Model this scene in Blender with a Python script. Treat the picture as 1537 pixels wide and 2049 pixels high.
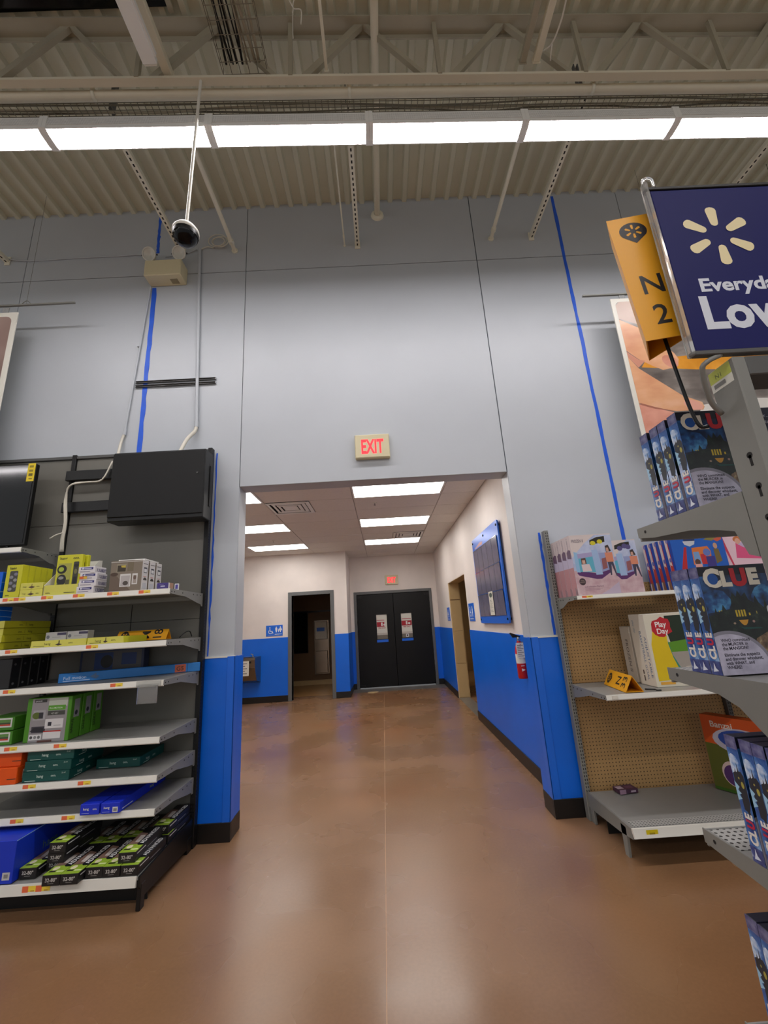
import bpy, bmesh, math, random
from mathutils import Vector, Matrix
random.seed(7)
for o in list(bpy.data.objects): bpy.data.objects.remove(o, do_unlink=True)
SC = bpy.context.scene
C = SC.collection
# ------------------------------------------------------------------ camera
PITCH, ROLL, YAW, FPX, EYE = .256423, -.0616617, -.0166834, 833.53, 1.58
def camera():
    cp, sp, cr, sr = math.cos(PITCH), math.sin(PITCH), math.cos(ROLL), math.sin(ROLL)
    Z = Matrix.Rotation(YAW, 3, 'Z')
    f, u, x = Z @ Vector((0, cp, sp)), Z @ Vector((0, -sp, cp)), Z @ Vector((1, 0, 0))
    x2 = cr * x + sr * u; u2 = -sr * x + cr * u
    cam = bpy.data.cameras.new('camera'); o = bpy.data.objects.new('camera', cam); C.objects.link(o)
    m = Matrix((x2, u2, -f)).transposed().to_4x4(); m.translation = (0, 0, EYE); o.matrix_world = m
    cam.sensor_fit = 'HORIZONTAL'; cam.sensor_width = 36; cam.lens = 36 * FPX / 1537
    cam.clip_start = .02; cam.clip_end = 100
    SC.camera = o
camera()
# ------------------------------------------------------------------ world and exposure
W = bpy.data.worlds.new('store_ambient'); SC.world = W; W.use_nodes = True
W.node_tree.nodes['Background'].inputs[0].default_value = (.95, .97, 1, 1)
W.node_tree.nodes['Background'].inputs[1].default_value = .36
SC.view_settings.view_transform = 'Standard'; SC.view_settings.look = 'None'
SC.view_settings.exposure = .5; SC.view_settings.gamma = 1; SC.view_settings.use_curve_mapping = False
STRIP, TROFFER = 27.0, 7.5
# ------------------------------------------------------------------ materials
def lin(c): return tuple(((v / 255) / 12.92 if v / 255 <= .04045 else ((v / 255 + .055) / 1.055) ** 2.4) for v in c) + (1,)
MATS = {}
def mat(name, rgb, rough=.5, metal=0, var=0, scale=6, bump=0, bscale=80, emit=0, trans=0, spec=.5, stretch=None):
    if name in MATS: return MATS[name]
    m = bpy.data.materials.new(name); m.use_nodes = True; MATS[name] = m
    nt = m.node_tree; b = nt.nodes['Principled BSDF']
    b.inputs['Base Color'].default_value = lin(rgb); b.inputs['Roughness'].default_value = rough
    b.inputs['Metallic'].default_value = metal; b.inputs['Specular IOR Level'].default_value = spec
    if trans: b.inputs['Transmission Weight'].default_value = trans
    if emit:
        b.inputs['Emission Color'].default_value = lin(rgb); b.inputs['Emission Strength'].default_value = emit
    if var or bump:
        g = nt.nodes.new('ShaderNodeNewGeometry'); src = g.outputs['Position']
        if stretch:
            mp = nt.nodes.new('ShaderNodeMapping'); mp.inputs['Scale'].default_value = stretch
            nt.links.new(src, mp.inputs[0]); src = mp.outputs[0]
    if var:
        n = nt.nodes.new('ShaderNodeTexNoise'); n.inputs['Scale'].default_value = scale; n.inputs['Detail'].default_value = 4
        nt.links.new(src, n.inputs[0])
        r = nt.nodes.new('ShaderNodeValToRGB'); e = r.color_ramp.elements
        e[0].position = .3; e[1].position = .7
        l = lin(rgb); e[0].color = tuple(v * (1 - var) for v in l[:3]) + (1,); e[1].color = tuple(min(1, v * (1 + var)) for v in l[:3]) + (1,)
        nt.links.new(n.outputs[0], r.inputs[0]); nt.links.new(r.outputs[0], b.inputs['Base Color'])
    if bump:
        n2 = nt.nodes.new('ShaderNodeTexNoise'); n2.inputs['Scale'].default_value = bscale
        nt.links.new(src, n2.inputs[0])
        bp = nt.nodes.new('ShaderNodeBump'); bp.inputs['Strength'].default_value = bump; bp.inputs['Distance'].default_value = .003
        nt.links.new(n2.outputs[0], bp.inputs['Height']); nt.links.new(bp.outputs[0], b.inputs['Normal'])
    return m
def ink(rgb, rough=.45):
    return mat('print_%d_%d_%d_%d' % (rgb + (int(rough * 100),)), rgb, rough)
def floor_mat(name):
    m = bpy.data.materials.new(name); m.use_nodes = True; MATS[name] = m
    nt = m.node_tree; b = nt.nodes['Principled BSDF']; N = nt.nodes.new; K = nt.links.new
    g = N('ShaderNodeNewGeometry')
    def noise(sc, det, off):
        mp = N('ShaderNodeMapping'); mp.inputs['Location'].default_value = (off, off * 1.7, 0); K(g.outputs['Position'], mp.inputs[0])
        n = N('ShaderNodeTexNoise'); n.inputs['Scale'].default_value = sc; n.inputs['Detail'].default_value = det; K(mp.outputs[0], n.inputs[0]); return n
    def ramp(n, stops):
        r = N('ShaderNodeValToRGB'); r.color_ramp.interpolation = 'B_SPLINE'; e = r.color_ramp.elements
        e[0].position, e[0].color = stops[0][0], lin(stops[0][1]); e[1].position, e[1].color = stops[-1][0], lin(stops[-1][1])
        for p, c in stops[1:-1]: q = e.new(p); q.color = lin(c)
        K(n.outputs[0], r.inputs[0]); return r
    a, c, d = noise(.5, 2, 3.1), noise(1.3, 3, 9.4), noise(60, 3, 1.0)
    ra = ramp(a, [(.2, (140, 96, 62)), (.42, (141, 107, 76)), (.55, (146, 115, 87)), (.8, (138, 98, 78))])
    rc = ramp(c, [(.2, (121, 120, 119)), (.5, (128, 128, 128)), (.8, (143, 141, 139))])
    rd = ramp(d, [(.25, (124, 124, 124)), (.75, (132, 132, 132))])
    out = ra
    for r in (rc, rd):
        x = N('ShaderNodeMixRGB'); x.blend_type = 'MULTIPLY'; x.inputs[0].default_value = 1; K(out.outputs[0], x.inputs[1]); K(r.outputs[0], x.inputs[2]); 
        y = N('ShaderNodeMixRGB'); y.blend_type = 'MULTIPLY'; y.inputs[0].default_value = 1; y.inputs[2].default_value = (4.4, 4.35, 4.3, 1); K(x.outputs[0], y.inputs[1]); out = y
    K(out.outputs[0], b.inputs['Base Color'])
    mr = N('ShaderNodeMapRange'); mr.inputs[1].default_value = .3; mr.inputs[2].default_value = .7; mr.inputs[3].default_value = .2; mr.inputs[4].default_value = .34
    K(c.outputs[0], mr.inputs[0]); K(mr.outputs[0], b.inputs['Roughness'])
    b.inputs['Specular IOR Level'].default_value = .45
    return m
def art(name, stops, scale, stretch=(1, 1, 1), rough=.3, detail=3):
    """printed artwork colours: blotchy procedural ink in the object's own space"""
    m = bpy.data.materials.new(name); m.use_nodes = True; MATS[name] = m
    nt = m.node_tree; b = nt.nodes['Principled BSDF']; N = nt.nodes.new; K = nt.links.new
    t = N('ShaderNodeTexCoord'); mp = N('ShaderNodeMapping'); mp.inputs['Scale'].default_value = stretch; K(t.outputs['Object'], mp.inputs[0])
    n = N('ShaderNodeTexNoise'); n.inputs['Scale'].default_value = scale; n.inputs['Detail'].default_value = detail; K(mp.outputs[0], n.inputs[0])
    r = N('ShaderNodeValToRGB'); e = r.color_ramp.elements
    e[0].position, e[0].color = stops[0][0], lin(stops[0][1]); e[1].position, e[1].color = stops[-1][0], lin(stops[-1][1])
    for p, c in stops[1:-1]: q = e.new(p); q.color = lin(c)
    K(n.outputs[0], r.inputs[0]); K(r.outputs[0], b.inputs['Base Color']); b.inputs['Roughness'].default_value = rough
    return m
def dots_mat(name, rgb, hole, pitch, rad, rough=.6, ax=('X', 'Z')):
    m = bpy.data.materials.new(name); m.use_nodes = True; MATS[name] = m
    nt = m.node_tree; b = nt.nodes['Principled BSDF']; N = nt.nodes.new; K = nt.links.new
    g = N('ShaderNodeNewGeometry'); sp = N('ShaderNodeSeparateXYZ'); K(g.outputs['Position'], sp.inputs[0])
    sq = []
    for a in ax:
        d = N('ShaderNodeMath'); d.operation = 'DIVIDE'; d.inputs[1].default_value = pitch; K(sp.outputs[a], d.inputs[0])
        f = N('ShaderNodeMath'); f.operation = 'FRACT'; K(d.outputs[0], f.inputs[0])
        s = N('ShaderNodeMath'); s.operation = 'SUBTRACT'; s.inputs[1].default_value = .5; K(f.outputs[0], s.inputs[0])
        p = N('ShaderNodeMath'); p.operation = 'MULTIPLY'; K(s.outputs[0], p.inputs[0]); K(s.outputs[0], p.inputs[1]); sq.append(p)
    ad = N('ShaderNodeMath'); ad.operation = 'ADD'; K(sq[0].outputs[0], ad.inputs[0]); K(sq[1].outputs[0], ad.inputs[1])
    lt = N('ShaderNodeMath'); lt.operation = 'LESS_THAN'; lt.inputs[1].default_value = (rad / pitch) ** 2; K(ad.outputs[0], lt.inputs[0])
    nz = N('ShaderNodeTexNoise'); nz.inputs['Scale'].default_value = 30; K(g.outputs['Position'], nz.inputs[0])
    r = N('ShaderNodeValToRGB'); l = lin(rgb); e = r.color_ramp.elements
    e[0].color = tuple(v * .88 for v in l[:3]) + (1,); e[1].color = tuple(v * 1.1 for v in l[:3]) + (1,); K(nz.outputs[0], r.inputs[0])
    mx = N('ShaderNodeMixRGB'); K(lt.outputs[0], mx.inputs[0]); K(r.outputs[0], mx.inputs[1]); mx.inputs[2].default_value = lin(hole)
    K(mx.outputs[0], b.inputs['Base Color']); b.inputs['Roughness'].default_value = rough
    return m
mat('wall_paint', (186, 191, 196), .42, var=.03, scale=1.2, bump=.08, bscale=120)
mat('joint_dark', (95, 100, 110), .8)  # dark joint colour of the base behind the wall panels
mat('corridor_paint', (228, 219, 213), .5, var=.07, scale=1.6, bump=.1, bscale=60)
mat('blue_paint', (6, 104, 222), .35, var=.04, scale=2)
mat('blue_trim', (24, 106, 222), .3)
mat('black_base', (22, 20, 19), .35)
mat('tape_blue', (30, 92, 215), .5, var=.08, scale=9)
mat('deck_paint', (214, 212, 190), .55, var=.05, scale=2)
mat('steel_paint', (168, 161, 140), .5, var=.05, scale=3)
mat('pipe_paint', (228, 221, 198), .45, var=.03, scale=3)
mat('strut_paint', (232, 228, 208), .45)
mat('slot_dark', (28, 26, 24), .8)
mat('fixture_white', (236, 236, 231), .4)
dots_mat('perforated_steel', (236, 236, 232), (150, 150, 148), .008, .0022, .4, ('X', 'Z'))
mat('tube_light', (255, 250, 252), .3, emit=STRIP)
mat('troffer_light', (255, 251, 246), .3, emit=TROFFER)
mat('black_matte', (12, 12, 12), .5, spec=.35)
mat('black_gloss', (6, 6, 7), .08)
mat('smoked_dome', (8, 8, 9), .16, spec=.22)
mat('black_metal', (15, 15, 15), .4, spec=.4)
mat('grey_metal', (128, 128, 122), .42, var=.03, scale=5)
mat('grey_dark_metal', (84, 84, 82), .45)
mat('shelf_grey', (140, 140, 136), .4, var=.03, scale=8)
mat('lip_white', (226, 224, 214), .35)
mat('panel_dark', (112, 110, 102), .55, var=.05, scale=2)
mat('chrome', (190, 190, 190), .15, 1)
mat('reflector', (214, 214, 204), .25)
mat('stainless', (150, 142, 130), .28, 1, var=.08, scale=4)
mat('clear_plastic', (235, 235, 232), .08, trans=.85)
mat('pocket_plastic', (108, 106, 128), .18, var=.12, scale=12)
mat('ceiling_tile', (226, 220, 212), .8, var=.03, scale=30, bump=.15, bscale=200)
mat('tile_grid', (190, 184, 176), .6)
mat('door_black', (13, 13, 13), .45, var=.15, scale=3, spec=.3)
mat('frame_grey', (98, 100, 100), .45)
mat('beige_tile', (200, 172, 125), .35, var=.04, scale=3)
mat('brown_wall', (112, 84, 54), .5, var=.05, scale=3)
mat('tan_floor', (176, 132, 84), .3, var=.08, scale=5)
mat('cream_plastic', (216, 205, 168), .4)
mat('white_plastic', (225, 222, 210), .4)
mat('red_glow', (255, 40, 50), .4, emit=1.1)
mat('red_paint', (190, 20, 30), .3)
mat('cable_black', (14, 14, 15), .5)
mat('cable_white', (215, 210, 195), .5)
mat('wire_grey', (120, 115, 100), .4, .6)
mat('night_glass', (6, 7, 9), .12)
mat('yellow_sign', (232, 164, 22), .4)
mat('navy', (20, 23, 88), .5, spec=.2)
mat('concrete_grey', (118, 112, 104), .35, var=.12, scale=4)
dots_mat('pegboard', (172, 136, 86), (60, 44, 26), .0262, .0042, .6)
dots_mat('perforated_shelf', (168, 168, 164), (30, 28, 26), .021, .005, .4, ('X', 'Y'))
floor_mat('stained_concrete')
art('night_sky', [(.32, (14, 18, 34)), (.5, (20, 36, 70)), (.68, (40, 92, 150))], 14)
art('night_glow', [(.36, (16, 26, 54)), (.5, (30, 74, 130)), (.62, (70, 140, 190))], 22)
art('night_garden', [(.35, (10, 14, 14)), (.55, (20, 30, 26)), (.7, (44, 56, 44))], 34)
art('spine_sky', [(.3, (34, 48, 120)), (.5, (64, 112, 180)), (.66, (140, 178, 220)), (.75, (225, 235, 245))], 26, (1, 1, .8), .16)
art('spine_cloud', [(.35, (120, 160, 214)), (.55, (206, 222, 242)), (.7, (245, 248, 252))], 40, rough=.16)
art('spine_top', [(.35, (70, 72, 120)), (.6, (120, 122, 160)), (.75, (180, 184, 205))], 30, rough=.16)
art('spine_low', [(.35, (44, 44, 100)), (.55, (76, 92, 150)), (.72, (190, 204, 226))], 30, rough=.16)
art('garden_path', [(.35, (70, 54, 40)), (.55, (120, 96, 72)), (.7, (190, 176, 130))], 40)
art('lens_grey', [(.35, (156, 152, 170)), (.65, (190, 186, 204))], 18)
art('ice_wash', [(.35, (170, 182, 216)), (.6, (196, 204, 228)), (.75, (214, 210, 228))], 14)
art('pink_wash', [(.35, (196, 158, 166)), (.6, (212, 184, 188)), (.75, (222, 204, 204))], 16)
art('skin_tone', [(.3, (214, 150, 112)), (.55, (228, 172, 130)), (.75, (236, 188, 156))], 3.2, (1, 1, 2))
art('skin_pink', [(.3, (206, 136, 112)), (.7, (230, 166, 146))], 4, (1, 1, 2))
art('grey_blur', [(.3, (92, 84, 80)), (.5, (122, 114, 108)), (.7, (168, 160, 152))], 2.6, (1, 1, 2.5))
art('tan_blur', [(.3, (176, 150, 136)), (.7, (206, 182, 166))], 2)
art('orange_food', [(.3, (206, 132, 28)), (.7, (236, 166, 62))], 5)
art('brown_blur', [(.3, (128, 104, 98)), (.7, (172, 148, 138))], 1.4)
mat('floor_joint', (206, 166, 130), .6)
# ------------------------------------------------------------------ mesh builder
TXT = {}
def text_mesh(s, bold=0.0):
    k = (s, bold)
    if k not in TXT:
        cu = bpy.data.curves.new('t', 'FONT'); cu.body = s; cu.size = 1; cu.offset = bold; cu.resolution_u = 3
        o = bpy.data.objects.new('t', cu); C.objects.link(o)
        dg = bpy.context.evaluated_depsgraph_get(); me = bpy.data.meshes.new_from_object(o.evaluated_get(dg))
        TXT[k] = ([(v.co.x, v.co.y) for v in me.vertices], [tuple(p.vertices) for p in me.polygons])
        bpy.data.objects.remove(o, do_unlink=True); bpy.data.curves.remove(cu); bpy.data.meshes.remove(me)
    return TXT[k]
class MB:
    def __init__(s): s.v, s.f, s.m, s.sm, s.mats = [], [], [], [], []
    def mi(s, m):
        if isinstance(m, tuple): m = ink(m)
        elif isinstance(m, str): m = MATS[m]
        if m not in s.mats: s.mats.append(m)
        return s.mats.index(m)
    def add(s, vs, fs, m, smooth=False):
        b = len(s.v); s.v += [tuple(v) for v in vs]; i = s.mi(m)
        for f in fs: s.f.append(tuple(b + k for k in f)); s.m.append(i); s.sm.append(smooth)
        return s
    def poly(s, pts, m): return s.add(pts, [tuple(range(len(pts)))], m)
    def box(s, x0, x1, y0, y1, z0, z1, m, b=0):
        if not b:
            return s.add([(x0, y0, z0), (x1, y0, z0), (x1, y1, z0), (x0, y1, z0), (x0, y0, z1), (x1, y0, z1), (x1, y1, z1), (x0, y1, z1)],
                         [(0, 3, 2, 1), (4, 5, 6, 7), (0, 1, 5, 4), (1, 2, 6, 5), (2, 3, 7, 6), (3, 0, 4, 7)], m)
        vs = []; idx = {}
        X, Y, Zz = (x0, x1), (y0, y1), (z0, z1)
        for i in (0, 1):
            for j in (0, 1):
                for k in (0, 1):
                    c = (X[i], Y[j], Zz[k]); si = (b if i == 0 else -b, b if j == 0 else -b, b if k == 0 else -b)
                    for a in range(3):
                        idx[(i, j, k, a)] = len(vs)
                        vs.append(tuple(c[t] + (0 if t == a else si[t]) for t in range(3)))
        fs = []
        for a in range(3):
            o1, o2 = [t for t in range(3) if t != a]
            for e in (0, 1):
                q = []
                for p in ((0, 0), (1, 0), (1, 1), (0, 1)):
                    t = [0, 0, 0]; t[a] = e; t[o1] = p[0]; t[o2] = p[1]; q.append(idx[tuple(t) + (a,)])
                fs.append(tuple(q))
            for p in ((0, 0), (1, 0), (1, 1), (0, 1)):
                t0 = [0, 0, 0]; t0[o1], t0[o2] = p; t1 = list(t0); t1[a] = 1
                fs.append((idx[tuple(t0) + (o1,)], idx[tuple(t1) + (o1,)], idx[tuple(t1) + (o2,)], idx[tuple(t0) + (o2,)]))
        for i in (0, 1):
            for j in (0, 1):
                for k in (0, 1): fs.append(tuple(idx[(i, j, k, a)] for a in range(3)))
        return s.add(vs, fs, m)
    def prism(s, pts, axis, a, b, m):
        def P(p, t): return (t, p[0], p[1]) if axis == 'x' else (p[0], t, p[1]) if axis == 'y' else (p[0], p[1], t)
        n = len(pts); vs = [P(p, a) for p in pts] + [P(p, b) for p in pts]
        return s.add(vs, [tuple(range(n))[::-1], tuple(range(n, 2 * n))] + [(i, (i + 1) % n, n + (i + 1) % n, n + i) for i in range(n)], m)
    def cyl(s, p0, p1, r, m, n=10, r1=None, caps=True):
        p0, p1 = Vector(p0), Vector(p1); d = (p1 - p0).normalized(); r1 = r if r1 is None else r1
        u = d.orthogonal().normalized(); w = d.cross(u)
        R = [[tuple(p + (u * math.cos(2 * math.pi * i / n) + w * math.sin(2 * math.pi * i / n)) * q) for i in range(n)] for p, q in ((p0, r), (p1, r1))]
        s.add(R[0] + R[1], [(i, (i + 1) % n, n + (i + 1) % n, n + i) for i in range(n)], m, n > 6)
        if caps: s.add(R[0], [tuple(range(n))[::-1]], m); s.add(R[1], [tuple(range(n))], m)
        return s
    def tube(s, pts, r, m, n=8):
        P = [Vector(p) for p in pts]; rings = []; u = None
        if n > 4 and len(P) > 2:
            Q = [P[0] * 2 - P[1]] + P + [P[-1] * 2 - P[-2]]; out = []
            for i in range(1, len(Q) - 2):
                a, b, c, d = Q[i - 1:i + 3]
                for k in range(4):
                    t = k / 4; out.append(.5 * ((2 * b) + (c - a) * t + (2 * a - 5 * b + 4 * c - d) * t * t + (3 * b - a - 3 * c + d) * t ** 3))
            P = out + [P[-1]]
        for i, p in enumerate(P):
            d = (P[min(i + 1, len(P) - 1)] - P[max(i - 1, 0)]).normalized()
            u = d.orthogonal().normalized() if u is None else (u - d * u.dot(d)).normalized()
            w = d.cross(u); rings += [tuple(p + (u * math.cos(2 * math.pi * k / n) + w * math.sin(2 * math.pi * k / n)) * r) for k in range(n)]
        fs = [(i * n + k, i * n + (k + 1) % n, (i + 1) * n + (k + 1) % n, (i + 1) * n + k) for i in range(len(P) - 1) for k in range(n)]
        fs += [tuple(range(n))[::-1], tuple(range((len(P) - 1) * n, len(P) * n))]
        return s.add(rings, fs, m, n > 4)
    def lathe(s, prof, c, m, n=24, up=(0, 0, 1)):
        d = Vector(up).normalized(); u = d.orthogonal().normalized(); w = d.cross(u); c = Vector(c); vs = []
        for r, h in prof: vs += [tuple(c + d * h + (u * math.cos(2 * math.pi * i / n) + w * math.sin(2 * math.pi * i / n)) * max(r, 1e-5)) for i in range(n)]
        return s.add(vs, [(j * n + i, j * n + (i + 1) % n, (j + 1) * n + (i + 1) % n, (j + 1) * n + i) for j in range(len(prof) - 1) for i in range(n)], m, True)
    def mesh(s, name):
        me = bpy.data.meshes.new(name); me.from_pydata(s.v, [], s.f)
        for m in s.mats: me.materials.append(m)
        me.polygons.foreach_set('material_index', s.m); me.polygons.foreach_set('use_smooth', s.sm)
        bm = bmesh.new(); bm.from_mesh(me); bmesh.ops.recalc_face_normals(bm, faces=bm.faces[:]); bm.to_mesh(me); bm.free()
        me.update(); return me
def link(name, data, parent=None, loc=None, rz=0):
    o = bpy.data.objects.new(name, data); C.objects.link(o)
    if parent is not None: o.parent = parent
    if loc is not None: o.location = loc
    if rz: o.rotation_euler[2] = rz
    return o
def obj(name, mb, parent=None, loc=None, rz=0, label=None):
    o = link(name, mb.mesh(name), parent, loc, rz)
    if label: o['label'] = label
    return o
def tag(o, label, cat, group=None):
    o['label'] = label; o['category'] = cat
    if group: o['group'] = group
    return o
def thing(name, label, cat, loc=(0, 0, 0), rz=0, group=None):
    return tag(link(name, None, None, loc, rz), label, cat, group)
def struct(name, mb, loc=None):
    o = obj(name, mb, None, loc); o['kind'] = 'structure'; return o
def dup(root, loc=None, rz=None, label=None):
    def rec(o, p):
        c = o.copy(); C.objects.link(c); c.parent = p
        for ch in o.children: rec(ch, c)
        return c
    r = rec(root, None)
    if loc is not None: r.location = loc
    if rz is not None: r.rotation_euler[2] = rz
    if label: r['label'] = label
    return r
ORD = ['frontmost', 'second', 'third', 'fourth', 'fifth', 'sixth']
# flat print: items laid on a face given by origin O and axes U, V (offset along N)
def ellipse(cu, cv, ru, rv, n=20, a0=0, a1=2 * math.pi, rot=0):
    out = []
    for i in range(n + (0 if a1 - a0 > 6.28 else 1)):
        t = a0 + (a1 - a0) * i / n; x, y = ru * math.cos(t), rv * math.sin(t)
        out.append((cu + x * math.cos(rot) - y * math.sin(rot), cv + x * math.sin(rot) + y * math.cos(rot)))
    return out
def rrect(u0, v0, u1, v1, r, n=4):
    P = []
    for cu, cv, a in ((u1 - r, v1 - r, 0), (u0 + r, v1 - r, 1), (u0 + r, v0 + r, 2), (u1 - r, v0 + r, 3)):
        P += [(cu + r * math.cos((a + i / n) * math.pi / 2), cv + r * math.sin((a + i / n) * math.pi / 2)) for i in range(n + 1)]
    return P
def printed(mb, O, U, V, items, off=.0004, step=.0002):
    O, U, V = Vector(O), Vector(U).normalized(), Vector(V).normalized(); N = U.cross(V); step = min(step, .0012 / max(len(items), 1))
    for i, it in enumerate(items):
        h = N * (off + step * i); k = it[0]; put = lambda p: tuple(O + U * p[0] + V * p[1] + h)
        if k == 'r': mb.poly([put(p) for p in ((it[1], it[2]), (it[3], it[2]), (it[3], it[4]), (it[1], it[4]))], it[5])
        elif k == 'p': mb.poly([put(p) for p in it[1]], it[2])
        elif k == 'e': mb.poly([put(p) for p in ellipse(*it[1:5])], it[5])
        elif k == 't':
            s, u, v, size, col = it[1:6]; o = it[6] if len(it) > 6 else {}
            vs, fs = text_mesh(s, o.get('bold', 0)); sx = o.get('sx', 1); a = o.get('rot', 0)
            w = max((p[0] for p in vs), default=0); sh = {'L': 0, 'C': w / 2, 'R': w}[o.get('al', 'L')]
            if 'w' in o: sx = o['w'] / (w * size)
            q = []
            for x, y in vs:
                x, y = (x - sh) * size * sx, y * size
                q.append(put((u + x * math.cos(a) - y * math.sin(a), v + x * math.sin(a) + y * math.cos(a))))
            mb.add(q, fs, col)
    return mb
def FACES(w, d, h):
    return {'F': ((-w / 2, 0, 0), (1, 0, 0), (0, 0, 1), 'front_print'), 'R': ((w / 2, 0, 0), (0, 1, 0), (0, 0, 1), 'side_print'),
            'L': ((-w / 2, d, 0), (0, -1, 0), (0, 0, 1), 'side_print'), 'T': ((-w / 2, 0, h), (1, 0, 0), (0, 1, 0), 'top_print')}
def carton(name, label, cat, w, d, h, col, loc, rz=0, group=None, b=.0025, seam=None, **pr):
    mb = MB().box(-w / 2, w / 2, 0, d, 0, h, col, b)
    if seam:   # glued flap edges on the top
        mb.box(-w / 2 + .004, w / 2 - .004, d / 2 - .0008, d / 2 + .0008, h - .0005, h + .0006, seam)
    o = obj(name, mb, None, loc, rz); tag(o, label, cat, group)
    Fc = FACES(w, d, h)
    for k in ('F', 'R', 'L', 'T'):
        if pr.get(k):
            O, U, V, n = Fc[k]; obj(n, printed(MB(), O, U, V, pr[k]), o)
    return o
# ================================================================== SETTING
YW, XL, XR, ZH, ZT = 3.788, -1.30, 1.275, 2.905, 6.30
# ---- floor: slabs with sawn joints
fl = struct('floor', MB().box(-10, 10, -6, 14, -.06, -.0008, 'floor_joint'))
xs = [-10, -3.08, -.08, 2.92, 10]; ys = [-6, -1.2, 1.9, 4.98, 8.0, 10.5]
g = .0016
for i in range(4):
    for j in range(5):
        obj('floor_slab', MB().box(xs[i] + g, xs[i + 1] - g, ys[j] + g, ys[j + 1] - g, -.05, 0, 'stained_concrete'), fl)
obj('threshold_slab', MB().box(-.83, 1.427, 10.503, 11.3, -.05, 0, 'concrete_grey'), fl, label='grey concrete threshold before the double doors')
obj('floor_slab', MB().box(-10, -.833, 10.503, 14, -.05, 0, 'tan_floor'), fl)
obj('floor_slab', MB().box(1.43, 10, 10.503, 14, -.05, 0, 'tan_floor'), fl)
# ---- front wall
wf = struct('wall_front', MB().box(-10, XL - .004, YW + .012, 3.99, 0, ZT + .1, 'joint_dark').box(XR + .004, 10, YW + .012, 3.99, 0, ZT + .1, 'joint_dark')
            .box(XL - .004, XR + .004, YW + .012, 3.99, ZH + .004, ZT + .1, 'joint_dark'))
cols = [-10, -3.74, -1.30, 1.272, 3.01, 10]
for i in range(5):
    for z0, z1 in ((0 if i != 2 else ZH, 5.42), (5.42, ZT + .05)):
        obj('wall_panel', MB().box(cols[i] + (.003 if i != 3 else .006), cols[i + 1] - .003, YW, YW + .012, z0 + (.004 if z0 > 4 else 0), z1 - .004, 'wall_paint', .002), wf)
obj('jamb_lining', MB().box(XL - .004, XL, YW + .012, 3.99, 1.365, ZH, 'wall_paint').box(XR, XR + .004, YW + .012, 3.99, 1.365, ZH, 'wall_paint')
    .box(XL, XR, YW + .012, 3.99, ZH, ZH + .004, 'wall_paint').box(-10, XL - .004, 3.99, 3.996, 0, ZT, 'corridor_paint').box(XR + .004, 1.43, 3.99, 3.996, 0, ZT, 'corridor_paint'), wf)
# blue wainscot with corner guards on both piers
def pier(n, x0, x1, edge, s):
    t = struct('trim_%d' % n, MB().box(x0, x1, YW - .01, YW + .002, .13, 1.365, 'blue_paint', .002)
               .box(min(edge, edge - s * .010), max(edge, edge - s * .010), YW - .01, 3.995, .13, 1.365, 'blue_paint'))
    a = edge - s * .012; b = edge + s * .055
    obj('corner_guard', MB().box(min(a, b), max(a, b), YW - .016, YW - .008, .13, 1.37, 'blue_trim', .002)
        .box(min(a, a + s * .006), max(a, a + s * .006), YW - .016, YW + .06, .13, 1.37, 'blue_trim'), t)
    obj('cap_edge', MB().box(min(a, x0 if s < 0 else x1), max(a, x0 if s < 0 else x1), YW - .014, YW, 1.362, 1.374, 'white_plastic'), t, label='thin white paint line along the top of the blue')
    return t
pier(1, -1.56, XL, XL, -1); pier(2, XR, 1.56, XR, 1)
struct('baseboard_left', MB().box(-1.56, XL + .014, YW - .02, YW, 0, .135, 'black_base', .003).box(XL, XL + .014, YW, 3.996, 0, .135, 'black_base', .003))
struct('baseboard_right', MB().box(XR - .014, 1.56, YW - .02, YW, 0, .135, 'black_base', .003).box(XR - .014, XR, YW, 3.996, 0, .135, 'black_base', .003))
# ---- corridor shell
XC, ZC, YB, YA, XA = 1.427, 3.27, 9.97, 11.05, -.83
wr = struct('wall_right', MB().box(XC, 1.65, 3.99, 7.2, 0, 3.4, 'corridor_paint').box(XC, 1.65, 7.2, 9.05, 2.29, 3.4, 'corridor_paint').box(XC, 1.65, 9.05, 11.3, 0, 3.4, 'corridor_paint'))
struct('trim_3', MB().box(XC - .008, XC, 3.998, 7.2, .13, 1.36, 'blue_paint').box(XC - .008, XC, 9.05, YA, .13, 1.36, 'blue_paint'))
struct('baseboard_corridor', MB().box(XC - .018, XC, 3.998, 7.2, 0, .13, 'black_base', .002).box(XC - .018, XC, 9.05, YA, 0, .13, 'black_base', .002)
       .box(XA, -.73, YA - .018, YA, 0, .13, 'black_base').box(1.29, XC, YA - .018, YA, 0, .13, 'black_base'))
# tiled entry behind the right-hand opening
vest = struct('wall_side_room', MB().box(1.43, 1.66, 9.04, 9.056, 0, 2.30, 'beige_tile').box(1.43, 1.66, 7.194, 7.206, 0, 2.30, 'beige_tile').box(1.43, 1.66, 7.2, 9.05, 2.282, 2.296, 'beige_tile')
              .box(2.9, 3.0, 5, 13.6, 0, 3.2, 'beige_tile').box(1.65, 3.0, 13.4, 13.6, 0, 3.2, 'beige_tile').box(1.65, 3, 5, 5.1, 0, 3.2, 'beige_tile').box(1.43, 3, 5, 13.6, 2.75, 2.8, 'brown_wall')
              .box(1.432, 1.652, 7.2, 9.05, .001, .006, 'concrete_grey'))
k = 0
for z in (.02, .66, 1.30, 1.94):
    obj('wall_tile', MB().box(1.44, 1.645, 9.030, 9.042, z, min(z + .625, 2.28), 'beige_tile', .003), vest)
obj('accent_strip', MB().box(1.44, 1.645, 9.026, 9.04, 1.925, 1.945, 'brown_wall').box(2.885, 2.9, 5.2, 13.3, 1.93, 1.96, 'brown_wall'), vest)
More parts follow.
